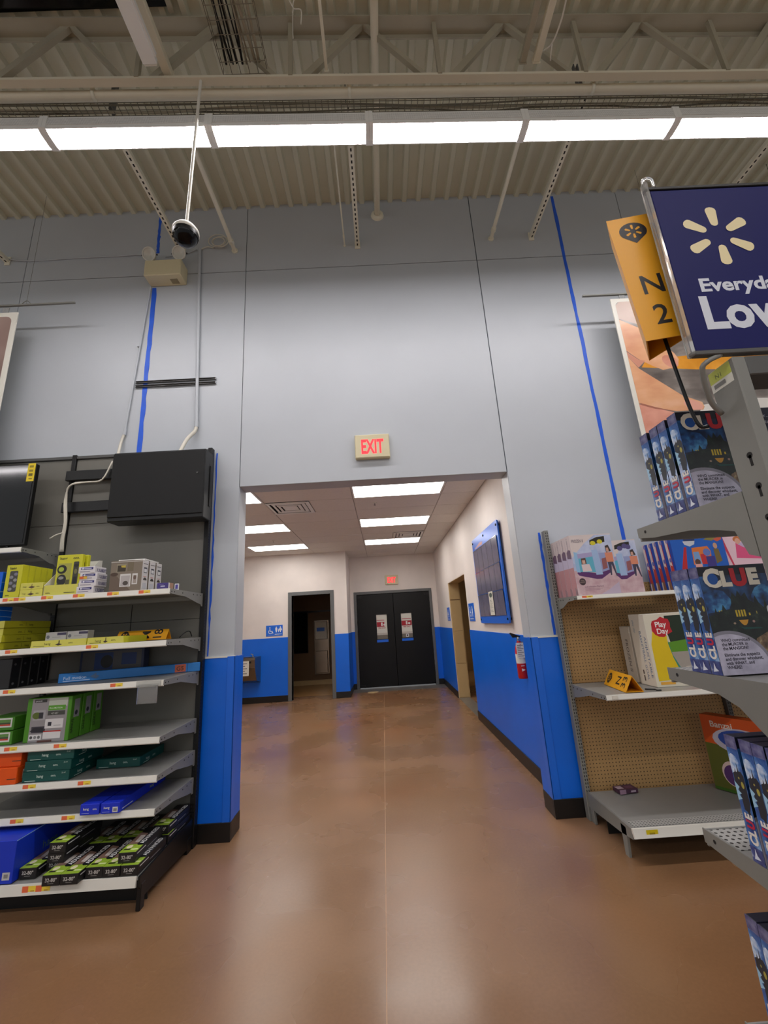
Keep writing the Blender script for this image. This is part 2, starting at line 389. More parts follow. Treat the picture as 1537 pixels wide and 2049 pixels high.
# back wall with restroom door
DX0, DX1, DZ = -2.12, -1.22, 2.285
wb = struct('wall_back', MB().box(-4.6, DX0, YB, YB + .15, 0, 3.4, 'corridor_paint').box(DX1, XA - .15, YB, YB + .15, 0, 3.4, 'corridor_paint').box(DX0, DX1, YB, YB + .15, DZ, 3.4, 'corridor_paint')
            .box(XA - .15, XA, YB, 11.3, 0, 3.4, 'corridor_paint').box(XA, -.67, YA, YA + .15, 0, 3.4, 'corridor_paint').box(1.22, XC, YA, YA + .15, 0, 3.4, 'corridor_paint').box(-.67, 1.22, YA, YA + .15, DZ, 3.4, 'corridor_paint'))
struct('trim_4', MB().box(-4.6, DX0 - .08, YB - .008, YB, .13, 1.365, 'blue_paint').box(DX1 + .08, XA + .008, YB - .008, YB, .13, 1.365, 'blue_paint')
       .box(XA, XA + .008, YB, YA, .13, 1.365, 'blue_paint').box(XA, -.73, YA - .008, YA, .13, 1.365, 'blue_paint').box(1.29, XC - .008, YA - .008, YA, .13, 1.365, 'blue_paint'))
struct('baseboard_back', MB().box(-4.6, DX0 - .08, YB - .018, YB, 0, .13, 'black_base', .002).box(DX1 + .08, XA + .018, YB - .018, YB, 0, .13, 'black_base', .002).box(XA, XA + .018, YB, YA, 0, .13, 'black_base', .002))
struct('wall_left', MB().box(-4.7, -4.6, 3.99, YB + .15, 0, 3.4, 'corridor_paint'))
def frame(n, x0, x1, z1, y, w):
    return struct('door_%d' % n, MB().box(x0 - w, x0, y - .02, y + .17, 0, z1 + w, 'frame_grey', .004).box(x1, x1 + w, y - .02, y + .17, 0, z1 + w, 'frame_grey', .004)
                  .box(x0, x1, y - .02, y + .17, z1, z1 + w, 'frame_grey', .004))
frame(1, DX0, DX1, DZ, YB, .085)
dd = frame(2, -.67, 1.22, DZ, YA, .07)
# dark restroom beyond door 1
struct('wall_restroom', MB().box(-3.6, XA - .15, 12.4, 12.5, 0, 3, 'brown_wall').box(-3.7, -3.6, 10.12, 12.5, 0, 3, 'brown_wall').box(-3.7, XA - .1, 10.12, 12.5, 2.9, 3, 'brown_wall')
       .box(-3.6, XA - .16, 12.38, 12.4, 1.95, 2.0, 'black_base').box(-3.6, XA - .15, 12.37, 12.4, 0, .12, 'beige_tile').box(XA - .16, XA - .14, 10.12, 12.4, 0, 3, 'brown_wall'))
# double doors
for i, (a, b, wx) in enumerate(((-.665, .273, -.182), (.279, 1.215, .455))):
    lf = obj('door_leaf', MB().box(a, wx, YA + .02, YA + .065, .02, 2.28, 'door_black').box(wx + .27, b, YA + .02, YA + .065, .02, 2.28, 'door_black')
             .box(wx, wx + .27, YA + .02, YA + .065, 1.757, 2.28, 'door_black').box(wx, wx + .27, YA + .02, YA + .065, .02, 1.15, 'door_black'), dd)
    obj('window_pane', MB().box(wx, wx + .27, YA + .035, YA + .045, 1.15, 1.757, 'white_plastic'), lf)
    obj('window_bead', MB().box(wx - .012, wx, YA + .012, YA + .02, 1.138, 1.769, 'door_black').box(wx + .27, wx + .282, YA + .012, YA + .02, 1.138, 1.769, 'door_black')
        .box(wx, wx + .27, YA + .012, YA + .02, 1.757, 1.769, 'door_black').box(wx, wx + .27, YA + .012, YA + .02, 1.138, 1.15, 'door_black'), lf)
    r = [('r', .005, .30, .265, .42, (172, 20, 40)), ('t', 'FIRE EXIT', .135, .255, .045, (172, 20, 40), dict(bold=.02, al='C')),
         ('r', .115, .32, .155, .405, (235, 230, 225)), ('e', .20, .35, .03, .025, (235, 230, 225)), ('r', .02, .455, .25, .475, (190, 90, 100))]
    if i == 0: r = [(it if it[0] != 'r' or it[1] > .03 else ('r', .005, it[2], .2, it[4], it[5])) for it in r]
    r += [('r', 0, 0, .27, .13, (120, 112, 100)), ('r', 0, .10, .27, .15, (200, 192, 180))]
    if i: r += [('r', .10, .02, .17, .09, (225, 225, 225)), ('r', .115, .035, .155, .075, (60, 60, 60))]
    obj('fire_exit_notice', printed(MB(), (wx, YA + .034, 1.15), (1, 0, 0), (0, 0, 1), r), lf)
    obj('blue_strip', MB().box(wx - .01, wx + .28, YA + .010, YA + .02, 1.075, 1.135, 'blue_trim'), lf, label='blue strip under the door window')
    obj('hinge', MB().box(a + .01 if i == 0 else b - .13, a + .13 if i == 0 else b - .01, YA + .005, YA + .02, .05, .085, 'black_metal').box(a + .02 if i == 0 else b - .12, a + .12 if i == 0 else b - .02, YA + .005, YA + .02, 2.20, 2.25, 'black_metal'), lf)
    obj('meeting_edge', MB().box((b if i == 0 else a) - .012, (b if i == 0 else a) + .012, YA + .012, YA + .022, .02, 2.28, 'black_base'), lf)
# ---- corridor ceiling: lay-in tiles on a grid, troffers and grilles
ce = struct('ceiling', MB().box(-4.6, 1.65, 3.99, 11.3, ZC + .012, ZC + .05, 'tile_grid'))
gx = [-4.6, -4.05, -2.81, -1.57, -.33, .91, XC]; gy = [3.995] + [4.35 + .62 * k for k in range(11)] + [11.05]
LIGHTS = {(4, 2): 1, (4, 5): 1, (4, 8): 1, (2, 2): 1, (2, 5): 1, (2, 8): 1}
VENT = {(3, 3): 'near', (4, 7): 'far'}
for i in range(6):
    for j in range(len(gy) - 1):
        x0, x1, y0, y1 = gx[i] + .006, gx[i + 1] - .006, gy[j] + .006, gy[j + 1] - .006
        if (i, j) in LIGHTS: continue
        if (i, j) in VENT:
            if VENT[(i, j)] == 'near': x0 = -.95 + .006
            else: x1 = .29 - .006
        obj('ceiling_tile', MB().box(x0, x1, y0, y1, ZC, ZC + .012, 'ceiling_tile', .003), ce)
TN = {(4, 2): 'nearest ceiling light panel on the right, just past the opening', (4, 5): 'middle ceiling light panel on the right of the corridor', (4, 8): 'farthest right ceiling light panel beside the small grille',
      (2, 2): 'nearest left ceiling light panel, almost hidden by the pier', (2, 5): 'middle left ceiling light panel cut off by the pier', (2, 8): 'farthest left ceiling light panel above the restroom sign'}
tro = None
for (i, j), _ in LIGHTS.items():
    x0, y0 = gx[i], gy[j]
    if tro is None:
        tro = thing('ceiling_light', '', 'light', (0, 0, 0), 0, 'recessed corridor ceiling lights')
        w, d = 1.24, .62
        obj('frame', MB().box(.006, .03, .006, d - .006, -.004, .012, 'fixture_white').box(w - .03, w - .006, .006, d - .006, -.004, .012, 'fixture_white').box(.03, w - .03, .006, .03, -.004, .012, 'fixture_white').box(.03, w - .03, d - .03, d - .006, -.004, .012, 'fixture_white'), tro)
        obj('diffuser', MB().box(.03, w - .03, .03, d - .03, .0, .008, 'troffer_light'), tro)
        tro.location = (x0, y0, ZC); tro['label'] = TN[(i, j)]
    else: dup(tro, (x0, y0, ZC), None, TN[(i, j)])
def vent(x0, y0, label):
    t = thing('air_vent', label, 'vent', (x0, y0, ZC), 0, 'ceiling air grilles'); w = .62
    obj('backing', MB().box(.01, w - .01, .01, w - .01, .008, .012, 'black_matte'), t)
    for k, (a, z) in enumerate(((.008, -.004), (.075, .001), (.14, -.002), (.205, -.004))):
        b = w - a; c = a + .045
        obj('grille_ring' if k < 3 else 'grille_core', MB().prism([(a, z), (c, z - .012), (c, z - .008), (a, z + .006)], 'y', a, b, 'fixture_white').prism([(b, z), (w - c, z - .012), (w - c, z - .008), (b, z + .006)], 'y', a, b, 'fixture_white')
            .box(a, b, a, c, z - .008, z, 'fixture_white').box(a, b, w - c, b, z - .008, z, 'fixture_white') if k < 3 else MB().box(a, b, a, b, z - .004, z + .004, 'fixture_white', .002), t)
vent(-1.57, 5.59, 'square white ceiling grille with stepped slats near the opening')
vent(.29, 8.07, 'far ceiling grille directly in front of the farthest right light')
# ---- roof deck: ribbed steel, ribs running away from the camera
mb = MB(); pts = []
x = -10.06
while x < 10:
    pts += [(x, 6.30), (x + .045, 6.30), (x + .06, 6.345), (x + .150, 6.345)]; x += .165
vs = [(p[0], -6, p[1]) for p in pts] + [(p[0], YW + .1, p[1]) for p in pts]; n = len(pts)
mb.add(vs, [(i, i + 1, n + i + 1, n + i) for i in range(n - 1)], 'deck_paint')
deck = struct('ceiling.001', mb)
struct('window_1', MB().box(-3.02, -1.40, -.4, 2.13, 6.285, 6.297, 'night_glass').box(-3.06, -3.02, -.4, 2.16, 6.27, 6.30, 'steel_paint').box(-1.40, -1.36, -.4, 2.16, 6.27, 6.30, 'steel_paint'))
# ================================================================== OVERHEAD
# open-web joist across the store
jo = thing('roof_joist', 'open web steel roof joist spanning the store above the lights', 'roof joist', (0, 2.22, 5.625))
obj('top_chord', MB().box(-7, 7, -.05, .07, .60, .612, 'steel_paint').box(-7, 7, .06, .07, .555, .60, 'steel_paint'), jo)
obj('bottom_chord', MB().box(-7, 7, -.008, .045, .0, .01, 'pipe_paint').box(-7, 7, -.008, -.002, .01, .024, 'pipe_paint').box(-7, 7, .039, .045, .01, .024, 'pipe_paint'), jo)
for k in range(-4, 5):
    x = .10 + 1.15 * k
    for s, wd in ((-1, .035), (1, .022)):
        a, b = x + s * .03, x + s * .47
        obj('web', MB().prism([(a - wd, .60), (a + wd, .60), (b + wd, .012), (b - wd, .012)], 'y', -.002, .034, 'steel_paint'), jo)
    obj('web', MB().box(x + .56, x + .592, -.015, .015, .012, .60, 'steel_paint'), jo)
# sprinkler main under the joist
sp = thing('sprinkler_pipe', 'thick cream sprinkler pipe running below the roof joist', 'pipe', (0, 2.33, 5.645))
obj('pipe', MB().cyl((-7, 0, 0), (7, 0, 0), .035, 'pipe_paint', 16), sp)
for x in (-2.0, -.03, 1.93):
    obj('pipe_clamp', MB().lathe([(.036, -.012), (.044, -.012), (.044, .012), (.036, .012), (.036, -.012)], (x, 0, 0), 'strut_paint', 16, (1, 0, 0)).cyl((x, -.03, .02), (x, -.05, .03), .018, 'strut_paint', 8), sp)
br = thing('branch_pipe', 'cream sprinkler branch pipe entering the wall above the exit sign', 'pipe', (.196, YW, 6.11))
obj('pipe', MB().cyl((0, -6, 0), (0, 0, 0), .032, 'pipe_paint', 12), br)
obj('escutcheon', MB().lathe([(.075, 0), (.07, -.02), (.045, -.03), (.034, -.03)], (0, 0, 0), 'strut_paint', 16, (0, 1, 0)), br)
# slotted struts carrying the light row
names = ['leftmost slotted strut reaching the wall by the left poster', 'slotted strut passing behind the dome camera to the wall', 'slotted strut above the exit sign beside the thin rod',
         'slotted strut meeting the wall by the right blue tape', 'rightmost slotted strut partly behind the blue sign']
def strut(x, lab, src=None):
    t = thing('slotted_strut', lab, 'strut', (x, YW, 5.70), 0, 'slotted struts from wall to light row')
    if src:
        for ch in src.children:
            c = ch.copy(); C.objects.link(c); c.parent = t
        return t
    m = MB().box(-.025, .025, -1.35, 0, -.02, -.016, 'strut_paint').box(-.025, -.021, -1.35, 0, -.016, .022, 'strut_paint').box(.021, .025, -1.35, 0, -.016, .022, 'strut_paint')
    obj('channel', m, t)
    m = MB()
    for k in range(26): y = -1.32 + k * .051; m.box(-.0065, .0065, y, y + .026, -.0215, -.0195, 'slot_dark')
    s = obj('slots', m, t); s['kind'] = 'stuff'
    obj('wall_foot', MB().box(-.03, .03, -.012, 0, -.05, .06, 'strut_paint', .003), t)
    obj('hanger_clip', MB().box(-.02, -.012, -1.30, -1.27, .02, .42, 'grey_dark_metal').box(.012, .02, -1.30, -1.27, .02, .42, 'grey_dark_metal').box(-.02, .02, -1.30, -1.27, .02, .05, 'grey_dark_metal'), t)
    return t
s0 = None
for x, lab in zip((-3.95, -2.01, -.05, 1.925, 3.86), names):
    t = strut(x, lab, s0); s0 = s0 or t
for x, lab, r in ((-1.43, 'plain cream conduit ending at the wall near the cable coil', .022), (1.466, 'plain cream conduit left of the right-hand blue tape', .02), (-.195, 'thin cream rod beside the slotted strut over the exit sign', .008)):
    t = thing('ceiling_conduit', lab, 'conduit', (x, YW, 5.70))
    obj('pipe', MB().cyl((0, -1.36, 0), (0, -.004, 0), r, 'strut_paint', 10), t)
    obj('end_fitting', MB().cyl((0, -.14, 0), (0, -.1, 0), r * 1.35, 'strut_paint', 10).cyl((0, -.012, 0), (0, 0, 0), r * 1.6, 'strut_paint', 10), t)
# strip light row (more rows of the same store lighting continue behind)
def strip(label, loc):
    t = thing('strip_light', label, 'light', loc, 0, 'rows of fluorescent store lights'); L = 1.212
    hs = obj('housing', MB().prism([(-.076, .0), (-.07, .118), (.07, .118), (.076, .0), (.07, .0), (.064, .112), (-.064, .112), (-.07, .0)], 'x', 0, L, 'fixture_white'), t)
    obj('perforated_side', MB().prism([(-.0785, .03), (-.0745, .10), (-.0715, .10), (-.0755, .03)], 'x', .02, L - .02, 'perforated_steel'), hs)
    obj('lens', MB().prism([(-.07, .008), (-.04, -.002), (.04, -.002), (.07, .008)], 'x', .03, L - .03, 'tube_light'), t)
    for x in (0, L - .028):
        obj('end_bracket', MB().prism([(-.077, .123), (-.082, .0), (-.04, -.012), (.04, -.012), (.082, .0), (.077, .123)], 'x', x, x + .028, 'fixture_white'), t)
    obj('hanger', MB().cyl((.02, .062, .118), (.02, .062, .43), .006, 'strut_paint', 6), t)
    return t
SN = ['strip light cut off at the left edge of the photo', 'second strip light from the left, over the left blue tape', 'strip light crossed by the dome camera pole', 'middle strip light just left of the branch pipe',
      'middle strip light just right of the branch pipe', 'strip light crossing above the right blue tape', 'strip light above the large blue sign', 'strip light at the far right end of the row']
SN = ['lit strip light farthest to the left, cut by the photo edge', 'lit strip light second from the left end of the row', 'lit strip light crossed by the dome camera pole', 'lit strip light straight above the exit sign', 'lit strip light right of the center joint in the row', 'lit strip light farthest right, above the navy sign']
st = None
for k in range(6):
    x = -3.53 + 1.213 * k - .0
    if st is None: st = strip(SN[0], (x, 2.365, 5.25))
    else: dup(st, (x, 2.365, 5.25), None, SN[k])
for y, n0 in ((-1.6, -5), (-5.6, 0)):
    for k in range(n0, 6): dup(st, (-3.53 + 1.213 * k, y, 5.25), None, 'lit strip light in the rows behind the photographer')
ROW = [o for o in C.objects if o.name.startswith('strip_light') and o.location.y > 2]
# wire cable trays
def tray(t, L, wd, along, step, nl, up=.06):
    m = MB(); n = int(L / step)
    P = (lambda a, b, z: (a, b, z)) if along == 'x' else (lambda a, b, z: (b, a, z))
    for k in range(n + 1):
        a = -L / 2 + k * step; m.tube([P(a, 0, up), P(a, 0, 0), P(a, wd, 0), P(a, wd, up)], .0028, 'wire_grey', 4)
    for k in range(nl + 1): m.cyl(P(-L / 2, wd * k / nl, 0), P(L / 2, wd * k / nl, 0), .0028, 'wire_grey', 4)
    for b in (0, wd): m.cyl(P(-L / 2, b, up), P(L / 2, b, up), .0028, 'wire_grey', 4)
    o = obj('wire_mesh', m, t); o['kind'] = 'stuff'
t = thing('wire_tray', 'shallow wire mesh cable tray along the back of the light row', 'cable tray', (0, 2.30, 5.50))
tr_ = t
tray(t, 9, .11, 'x', .05, 3, .02)
for q in range(3):
    pts = [(-4.5 + .5 * i, .025 + .025 * q + random.uniform(-.015, .015), .012 + random.uniform(0, .02)) for i in range(19)]
    obj('cable', MB().tube(pts, .006 + .003 * (q % 2), 'steel_paint' if q % 2 else 'wire_grey', 6), t)
t = thing('wire_tray', 'wide wire tray of black cables running overhead toward the camera', 'cable tray', (-.99, 0.0, 5.72))
tray(t, 4.5, .34, 'y', .075, 5)
for q in range(11):
    xx = .05 + .022 * q + random.uniform(-.01, .01)
    pts = [(xx + random.uniform(-.02, .02), -2.2 + .4 * i, .014 + random.uniform(0, .03)) for i in range(12)]
    obj('cable', MB().tube(pts, random.choice((.006, .009, .012)), 'cable_black' if q < 7 else 'steel_paint', 6), t)
for o in ROW + [jo, sp, tr_]:      # the joist line runs a touch out of square with the wall
    a = math.radians(1.3); p = Vector((-.3, 2.36, 0)); d = o.location - p
    o.location = p + Matrix.Rotation(a, 3, 'Z') @ d + Vector((0, .015, 0)); o.rotation_euler[2] = a
# unlit strip fixture and square tubes top left and right
t = thing('unlit_fixture', 'unlit white strip fixture hanging toward the camera at top left', 'light', (-1.43, 2.06, 5.50))
obj('body', MB().box(-.05, .05, -3, 0, 0, .05, 'fixture_white', .006), t); obj('side_rail', MB().box(.05, .062, -3, -.04, .01, .045, 'fixture_white').box(.05, .085, -.55, -.35, .012, .05, 'fixture_white'), t)
obj('end_cap', MB().box(-.045, .045, 0, .012, .004, .046, 'white_plastic', .004), t)
def beam(label, x, z, y0, y1, w, m='pipe_paint', nm='square_tube'):
    t = thing(nm, label, 'beam', (x, y0, z)); obj('tube', MB().box(-w / 2, w / 2, 0, y1 - y0, 0, w, m, .004), t)
    obj('end_plate', MB().box(-w / 2 - .006, w / 2 + .006, y1 - y0, y1 - y0 + .006, -.006, w + .006, m), t)
beam('square steel tube beside the unlit fixture at top left', -1.405, 5.70, -2, 2.24, .065)
beam('square steel tube at top right with a white cable along it', 1.435, 5.70, -2, 2.24, .05)
beam('thinner steel tube just left of the tube with white cable', 1.33, 5.70, -2, 2.24, .045, 'steel_paint')
beam('narrow cream rod crossing the joist left of the branch pipe', -.195, 5.70, -2, 2.24, .022, 'strut_paint', 'ceiling_rod')
tag(obj('white_cable', MB().tube([(1.50, 1.4, 5.64), (1.49, 1.8, 5.62), (1.495, 1.95, 5.6), (1.47, 2.07, 5.58), (1.435, 2.13, 5.62)], .006, 'cable_white').tube([(1.47, 2.07, 5.58), (1.475, 2.12, 5.55), (1.485, 2.15, 5.55)], .005, 'cable_white')), 'loose white cable drooping from the top right steel tube', 'cable')
tag(obj('hanging_string', MB().tube([(-.43, 1.80, 5.7), (-.375, 1.86, 5.63), (-.38, 1.87, 5.60)], .004, 'cable_white', 5).tube([(-.33, 1.8, 5.7), (-.375, 1.86, 5.63), (-.32, 1.86, 5.60), (-.325, 1.88, 5.50)], .004, 'cable_white', 5)
    .tube([(-.375, 1.86, 5.63), (-.38, 1.88, 5.45), (-.378, 1.88, 5.36)], .003, 'cable_white', 5)), 'knotted white string dangling from the roof at top center', 'string')
# dome camera on its pole
t = thing('security_camera', 'white dome security camera on a long pole', 'camera', (-1.186, 2.25, 4.20))
obj('pole', MB().cyl((0, 0, .07), (.035, -.02, 1.43), .011, 'white_plastic', 10), t)
obj('housing', MB().lathe([(.012, .075), (.028, .07), (.034, .058), (.062, .045), (.084, .014), (.086, -.005), (.08, -.01)], (0, 0, 0), 'white_plastic', 28), t)
obj('dome', MB().lathe([(.08, -.008), (.078, -.034), (.063, -.066), (.035, -.086), (.0, -.092)], (0, 0, 0), 'smoked_dome', 28), t)
obj('trim_ring', MB().lathe([(.081, -.006), (.084, -.014), (.079, -.036)], (0, 0, 0), 'black_metal', 28), t)
# emergency light
t = thing('emergency_light', 'cream emergency light box with two round lamp heads', 'emergency light', (-2.13, YW, 5.265))
bd = obj('body', MB().box(-.20, .19, -.16, 0, 0, .20, 'cream_plastic', .008), t)
obj('rating_plate', printed(MB(), (-.20, 0, 0), (1, 0, 0), (0, -1, 0), [('r', .25, .03, .33, .10, (150, 138, 105))]), bd)
for x in (-.165, .155):
    h = obj('lamp_head', MB().lathe([(.03, .05), (.06, .035), (.074, .0), (.074, -.012), (.064, -.008)], (x, -.15, .285), 'white_plastic', 20, (.05, .75, .35)).cyl((x, -.10, .19), (x, -.11, .25), .014, 'white_plastic', 8), t)
    obj('lamp_lens', MB().lathe([(.064, -.004), (.04, .014), (.0, .024)], (x, -.15, .285), 'reflector', 20, (.05, .75, .35)), h)
    obj('pivot', MB().cyl((x - .084, -.14, .285), (x - .074, -.14, .285), .008, 'black_metal', 8).cyl((x + .074, -.14, .285), (x + .084, -.14, .285), .008, 'black_metal', 8), h)
# conduits running down the wall
t = thing('wall_conduit', 'grey wall conduit bending into the top of the black cabinet', 'conduit', (0, 0, 0))
obj('pipe', MB().cyl((-1.815, 3.765, 5.74), (-1.735, 3.765, 3.56), .016, 'wall_paint', 10), t)
obj('flexible_end', MB().tube([(-1.735, 3.765, 3.56), (-1.74, 3.75, 3.49), (-1.79, 3.70, 3.38), (-1.80, 3.58, 3.17)], .017, 'cable_white'), t)
obj('coupling', MB().cyl((-1.736, 3.765, 3.60), (-1.735, 3.765, 3.54), .022, 'wall_paint', 10), t)
t = thing('wall_conduit', 'thin grey conduit dropping from the emergency light to the cabinet', 'conduit', (0, 0, 0))
obj('pipe', MB().cyl((-2.325, 3.772, 5.25), (-2.44, 3.772, 3.52), .009, 'wall_paint', 10), t)
obj('flexible_end', MB().tube([(-2.44, 3.772, 3.52), (-2.455, 3.76, 3.42), (-2.44, 3.72, 3.32), (-2.36, 3.58, 3.17)], .013, 'cable_white'), t)
obj('coupling', MB().cyl((-2.437, 3.772, 3.57), (-2.44, 3.772, 3.50), .016, 'wall_paint', 10).box(-2.40, -2.375, 3.76, YW, 4.50, 4.56, 'wall_paint'), t)
tag(obj('wall_wire', MB().tube([(-3.95, 3.77, 5.72), (-3.7, 3.78, 5.69), (-3.2, 3.78, 5.70), (-2.75, 3.78, 5.70), (-2.45, 3.775, 5.70), (-2.36, 3.76, 5.62), (-2.3, 3.74, 5.54)], .007, 'wall_paint')
    .tube([(-2.2, 3.78, 5.66), (-2.0, 3.78, 5.68), (-1.85, 3.77, 5.73)], .006, 'wall_paint')), 'grey wire strung along the wall to the emergency light', 'wire')
m = MB()
for k, (cx, cz, r) in enumerate(((-1.62, 5.83, .10), (-1.58, 5.80, .085), (-1.60, 5.79, .07))):
    m.tube([(cx + r * math.cos(a * .35), 3.76 - .012 * k, cz + r * .85 * math.sin(a * .35)) for a in range(19)], .006, 'cable_white', 6)
m.tube([(-1.66, 3.77, 5.74), (-1.74, 3.77, 5.76), (-1.82, 3.77, 5.72)], .006, 'cable_white', 6)
tag(obj('cable_coil', m), 'coil of spare white cable on the upper wall', 'cable')
# blue tape and painted edges
def tape(label, x0, z0, x1, z1, w=.045, y=YW - .003):
    n = 24; L, R = [], []
    for i in range(n + 1):
        f = i / n; x = x0 + (x1 - x0) * f; z = z0 + (z1 - z0) * f
        L.append((x - w / 2 + random.uniform(-.003, .003), z)); R.append((x + w / 2 + random.uniform(-.006, .006), z))
    tag(obj('masking_tape', MB().prism(L + R[::-1], 'y', y, y + .0025, 'tape_blue')), label, 'tape')
tape('vertical blue tape line above the emergency light', -2.295, 5.72, -2.30, 6.28, .03)
tape('vertical blue tape line below the emergency light', -2.29, 3.1, -2.29, 5.25, .045)
tape('vertical blue tape line beside the right poster', 2.262, 1.9, 2.256, 6.28, .034)
tape('narrow blue paint edge beside the left shelf upright', -1.527, 1.38, -1.527, 3.26, .014)
tape('narrow blue paint edge beside the right shelf upright', 1.487, 1.38, 1.484, 2.29, .02)
# metal rails on the wall
for z, lab in ((4.082, 'upper of two short metal rails crossing the left tape'), (4.035, 'lower of two short metal rails crossing the left tape')):
    t = thing('wall_rail', lab, 'rail', (-1.975, YW, z), 0, 'short wall rails')
    obj('channel', MB().prism([(0, -.011), (-.022, -.011), (-.022, -.007), (-.006, -.007), (-.006, .007), (-.022, .007), (-.022, .011), (0, .011)], 'x', -.405, .405, 'grey_dark_metal'), t)
    obj('end_cap', MB().box(-.408, -.404, -.022, 0, -.011, .011, 'wall_paint').box(.404, .408, -.022, 0, -.011, .011, 'wall_paint'), t)
# hanging posters with their rods
YP = 3.54
for lab, x0, x1, z in (('hanging rod above the left poster', -6, -2.93, 4.88), ('hanging rod above the right poster', 2.21, 6, 4.655)):
    t = thing('poster_rod', lab, 'rod', (0, YP, z)); obj('rod', MB().box(x0, x1, -.012, .012, -.009, .009, 'grey_metal', .003), t)
    xs_ = (-3.42, -4.6) if x0 < 0 else (3.1, 4.6)
    obj('suspension_wire', MB().cyl((xs_[0], 0, .009), (xs_[0], 0, 6.3 - z), .0015, 'wire_grey', 5).cyl((xs_[1], 0, .009), (xs_[1], 0, 6.3 - z), .003, 'wire_grey', 5).tube([(xs_[0] - .05, 0, .009), (xs_[0], 0, .05), (xs_[0] + .05, 0, .009)], .003, 'wire_grey', 5), t)
def poster(label, x0, x1, z0, z1, items):
    t = thing('wall_poster', label, 'poster', (x0, YP, z0)); w, h = x1 - x0, z1 - z0
    obj('board', MB().box(0, w, -.006, .006, 0, h, 'white_plastic', .002), t)
    obj('picture', printed(MB(), (0, -.006, 0), (1, 0, 0), (0, 0, 1), items), t)
    [obj('hanging_tab', MB().box(a, a + .06, -.004, .004, h, h + .06, 'clear_plastic'), t) for a in (.1, w - .16)]
poster('left hanging poster with white border, cut by the photo edge', -5.3, -3.48, 3.0, 4.795, [('p', rrect(.05, .05, 1.77, 1.745, .06), 'brown_blur')])
q = lambda L: [(a - 2.48, b - 3.0) for a, b in L]
skin, skin2, skin3 = 'skin_tone', 'skin_pink', (205, 140, 115)
pic = [('p', rrect(.04, .04, 1.86, 1.56, .05), 'grey_blur'), ('p', q([(2.52, 4.36), (2.52, 4.52), (2.56, 4.56), (4.3, 4.56), (4.3, 4.2), (3.1, 4.15), (2.9, 4.2)]), 'tan_blur'),
       ('p', q([(2.68, 3.87), (3.0, 3.9), (3.38, 3.92), (4.3, 3.9), (4.3, 3.5), (3.5, 3.52), (3.33, 3.73), (2.63, 3.8)]), 'orange_food'),
       ('p', q([(2.6, 3.78), (3.11, 3.75), (3.33, 3.74), (3.5, 3.53), (4.3, 3.5), (4.3, 3.34), (3.12, 3.36), (3.12, 3.42), (2.96, 3.5), (2.78, 3.63)]), 'grey_blur'),
       ('p', q([(3.12, 3.37), (3.5, 3.42), (4.3, 3.38), (4.3, 3.06), (2.9, 3.06)]), (226, 222, 214)),
       ('p', q([(2.52, 4.35), (2.72, 4.23), (2.88, 4.06), (2.98, 3.94), (3.01, 3.87), (2.99, 3.81), (2.94, 3.78), (2.83, 3.76), (2.74, 3.81), (2.62, 3.89), (2.52, 3.99)]), skin),
       ('p', q(ellipse(2.92, 3.85, .085, .06, 14, rot=-.7)), skin2), ('p', q([(2.52, 3.98), (2.62, 3.885), (2.68, 3.87), (2.60, 3.80), (2.52, 3.92)]), skin3),
       ('p', q([(2.52, 3.92), (2.6, 3.79), (2.78, 3.63), (2.95, 3.48), (3.12, 3.4), (3.13, 3.35), (3.11, 3.32), (2.86, 3.32), (2.64, 3.37), (2.52, 3.42)]), skin),
       ('p', q(ellipse(3.03, 3.375, .09, .05, 14, rot=-.35)), (232, 170, 150)),
       ('p', q([(2.52, 3.41), (2.64, 3.37), (2.83, 3.31), (2.74, 3.22), (2.6, 3.1), (2.52, 3.06)]), skin2), ('p', q([(2.53, 3.425), (2.66, 3.375), (2.84, 3.32), (2.66, 3.355), (2.54, 3.40)]), (170, 105, 85))]
poster('right hanging poster showing fingertips over orange food', 2.48, 4.38, 3.0, 4.6, pic)
# exit signs
def exit_sign(label, x, y, z, w, h, arrow=False):
    t = thing('exit_sign', label, 'exit sign', (x, y, z))
    obj('case', MB().box(-w / 2, w / 2, -.05, 0, 0, h, 'cream_plastic', .006), t)
    obj('face_rim', MB().box(-w / 2 + .008, w / 2 - .008, -.053, -.05, .008, h - .008, 'cream_plastic', .001), t)
    obj('letters', printed(MB(), (-w / 2, -.053, 0), (1, 0, 0), (0, 0, 1), [('t', 'EXIT', w / 2, h * .2, h * .82, MATS['red_glow'], dict(al='C', bold=.03, w=w * .66))]), t)
exit_sign('cream exit sign with red letters above the wide opening', -.012, YW, 3.105, .335, .245)
exit_sign('small exit sign with red letters above the black doors', .27, YA, 2.50, .34, .245)
# ================================================================== CORRIDOR THINGS
WHT = (232, 236, 240)
def wheelchair(u, v, s):
    ring = [(u + .32 * s * math.cos(a), v + .32 * s + .32 * s * math.sin(a)) for a in [math.pi * (.75 + k / 12 * 1.2) for k in range(13)]]
    inn = [(u + .24 * s * math.cos(a), v + .32 * s + .24 * s * math.sin(a)) for a in [math.pi * (.75 + k / 12 * 1.2) for k in range(13)]]
    return [('p', ring + inn[::-1], WHT), ('e', u - .08 * s, v + .92 * s, .09 * s, .09 * s, WHT), ('p', [(u - .13 * s, v + .8 * s), (u - .02 * s, v + .8 * s), (u + .02 * s, v + .38 * s), (u - .1 * s, v + .38 * s)], WHT),
            ('p', [(u, v + .45 * s), (u + .3 * s, v + .45 * s), (u + .45 * s, v + .08 * s), (u + .36 * s, v + .04 * s), (u + .24 * s, v + .34 * s), (u, v + .34 * s)], WHT)]
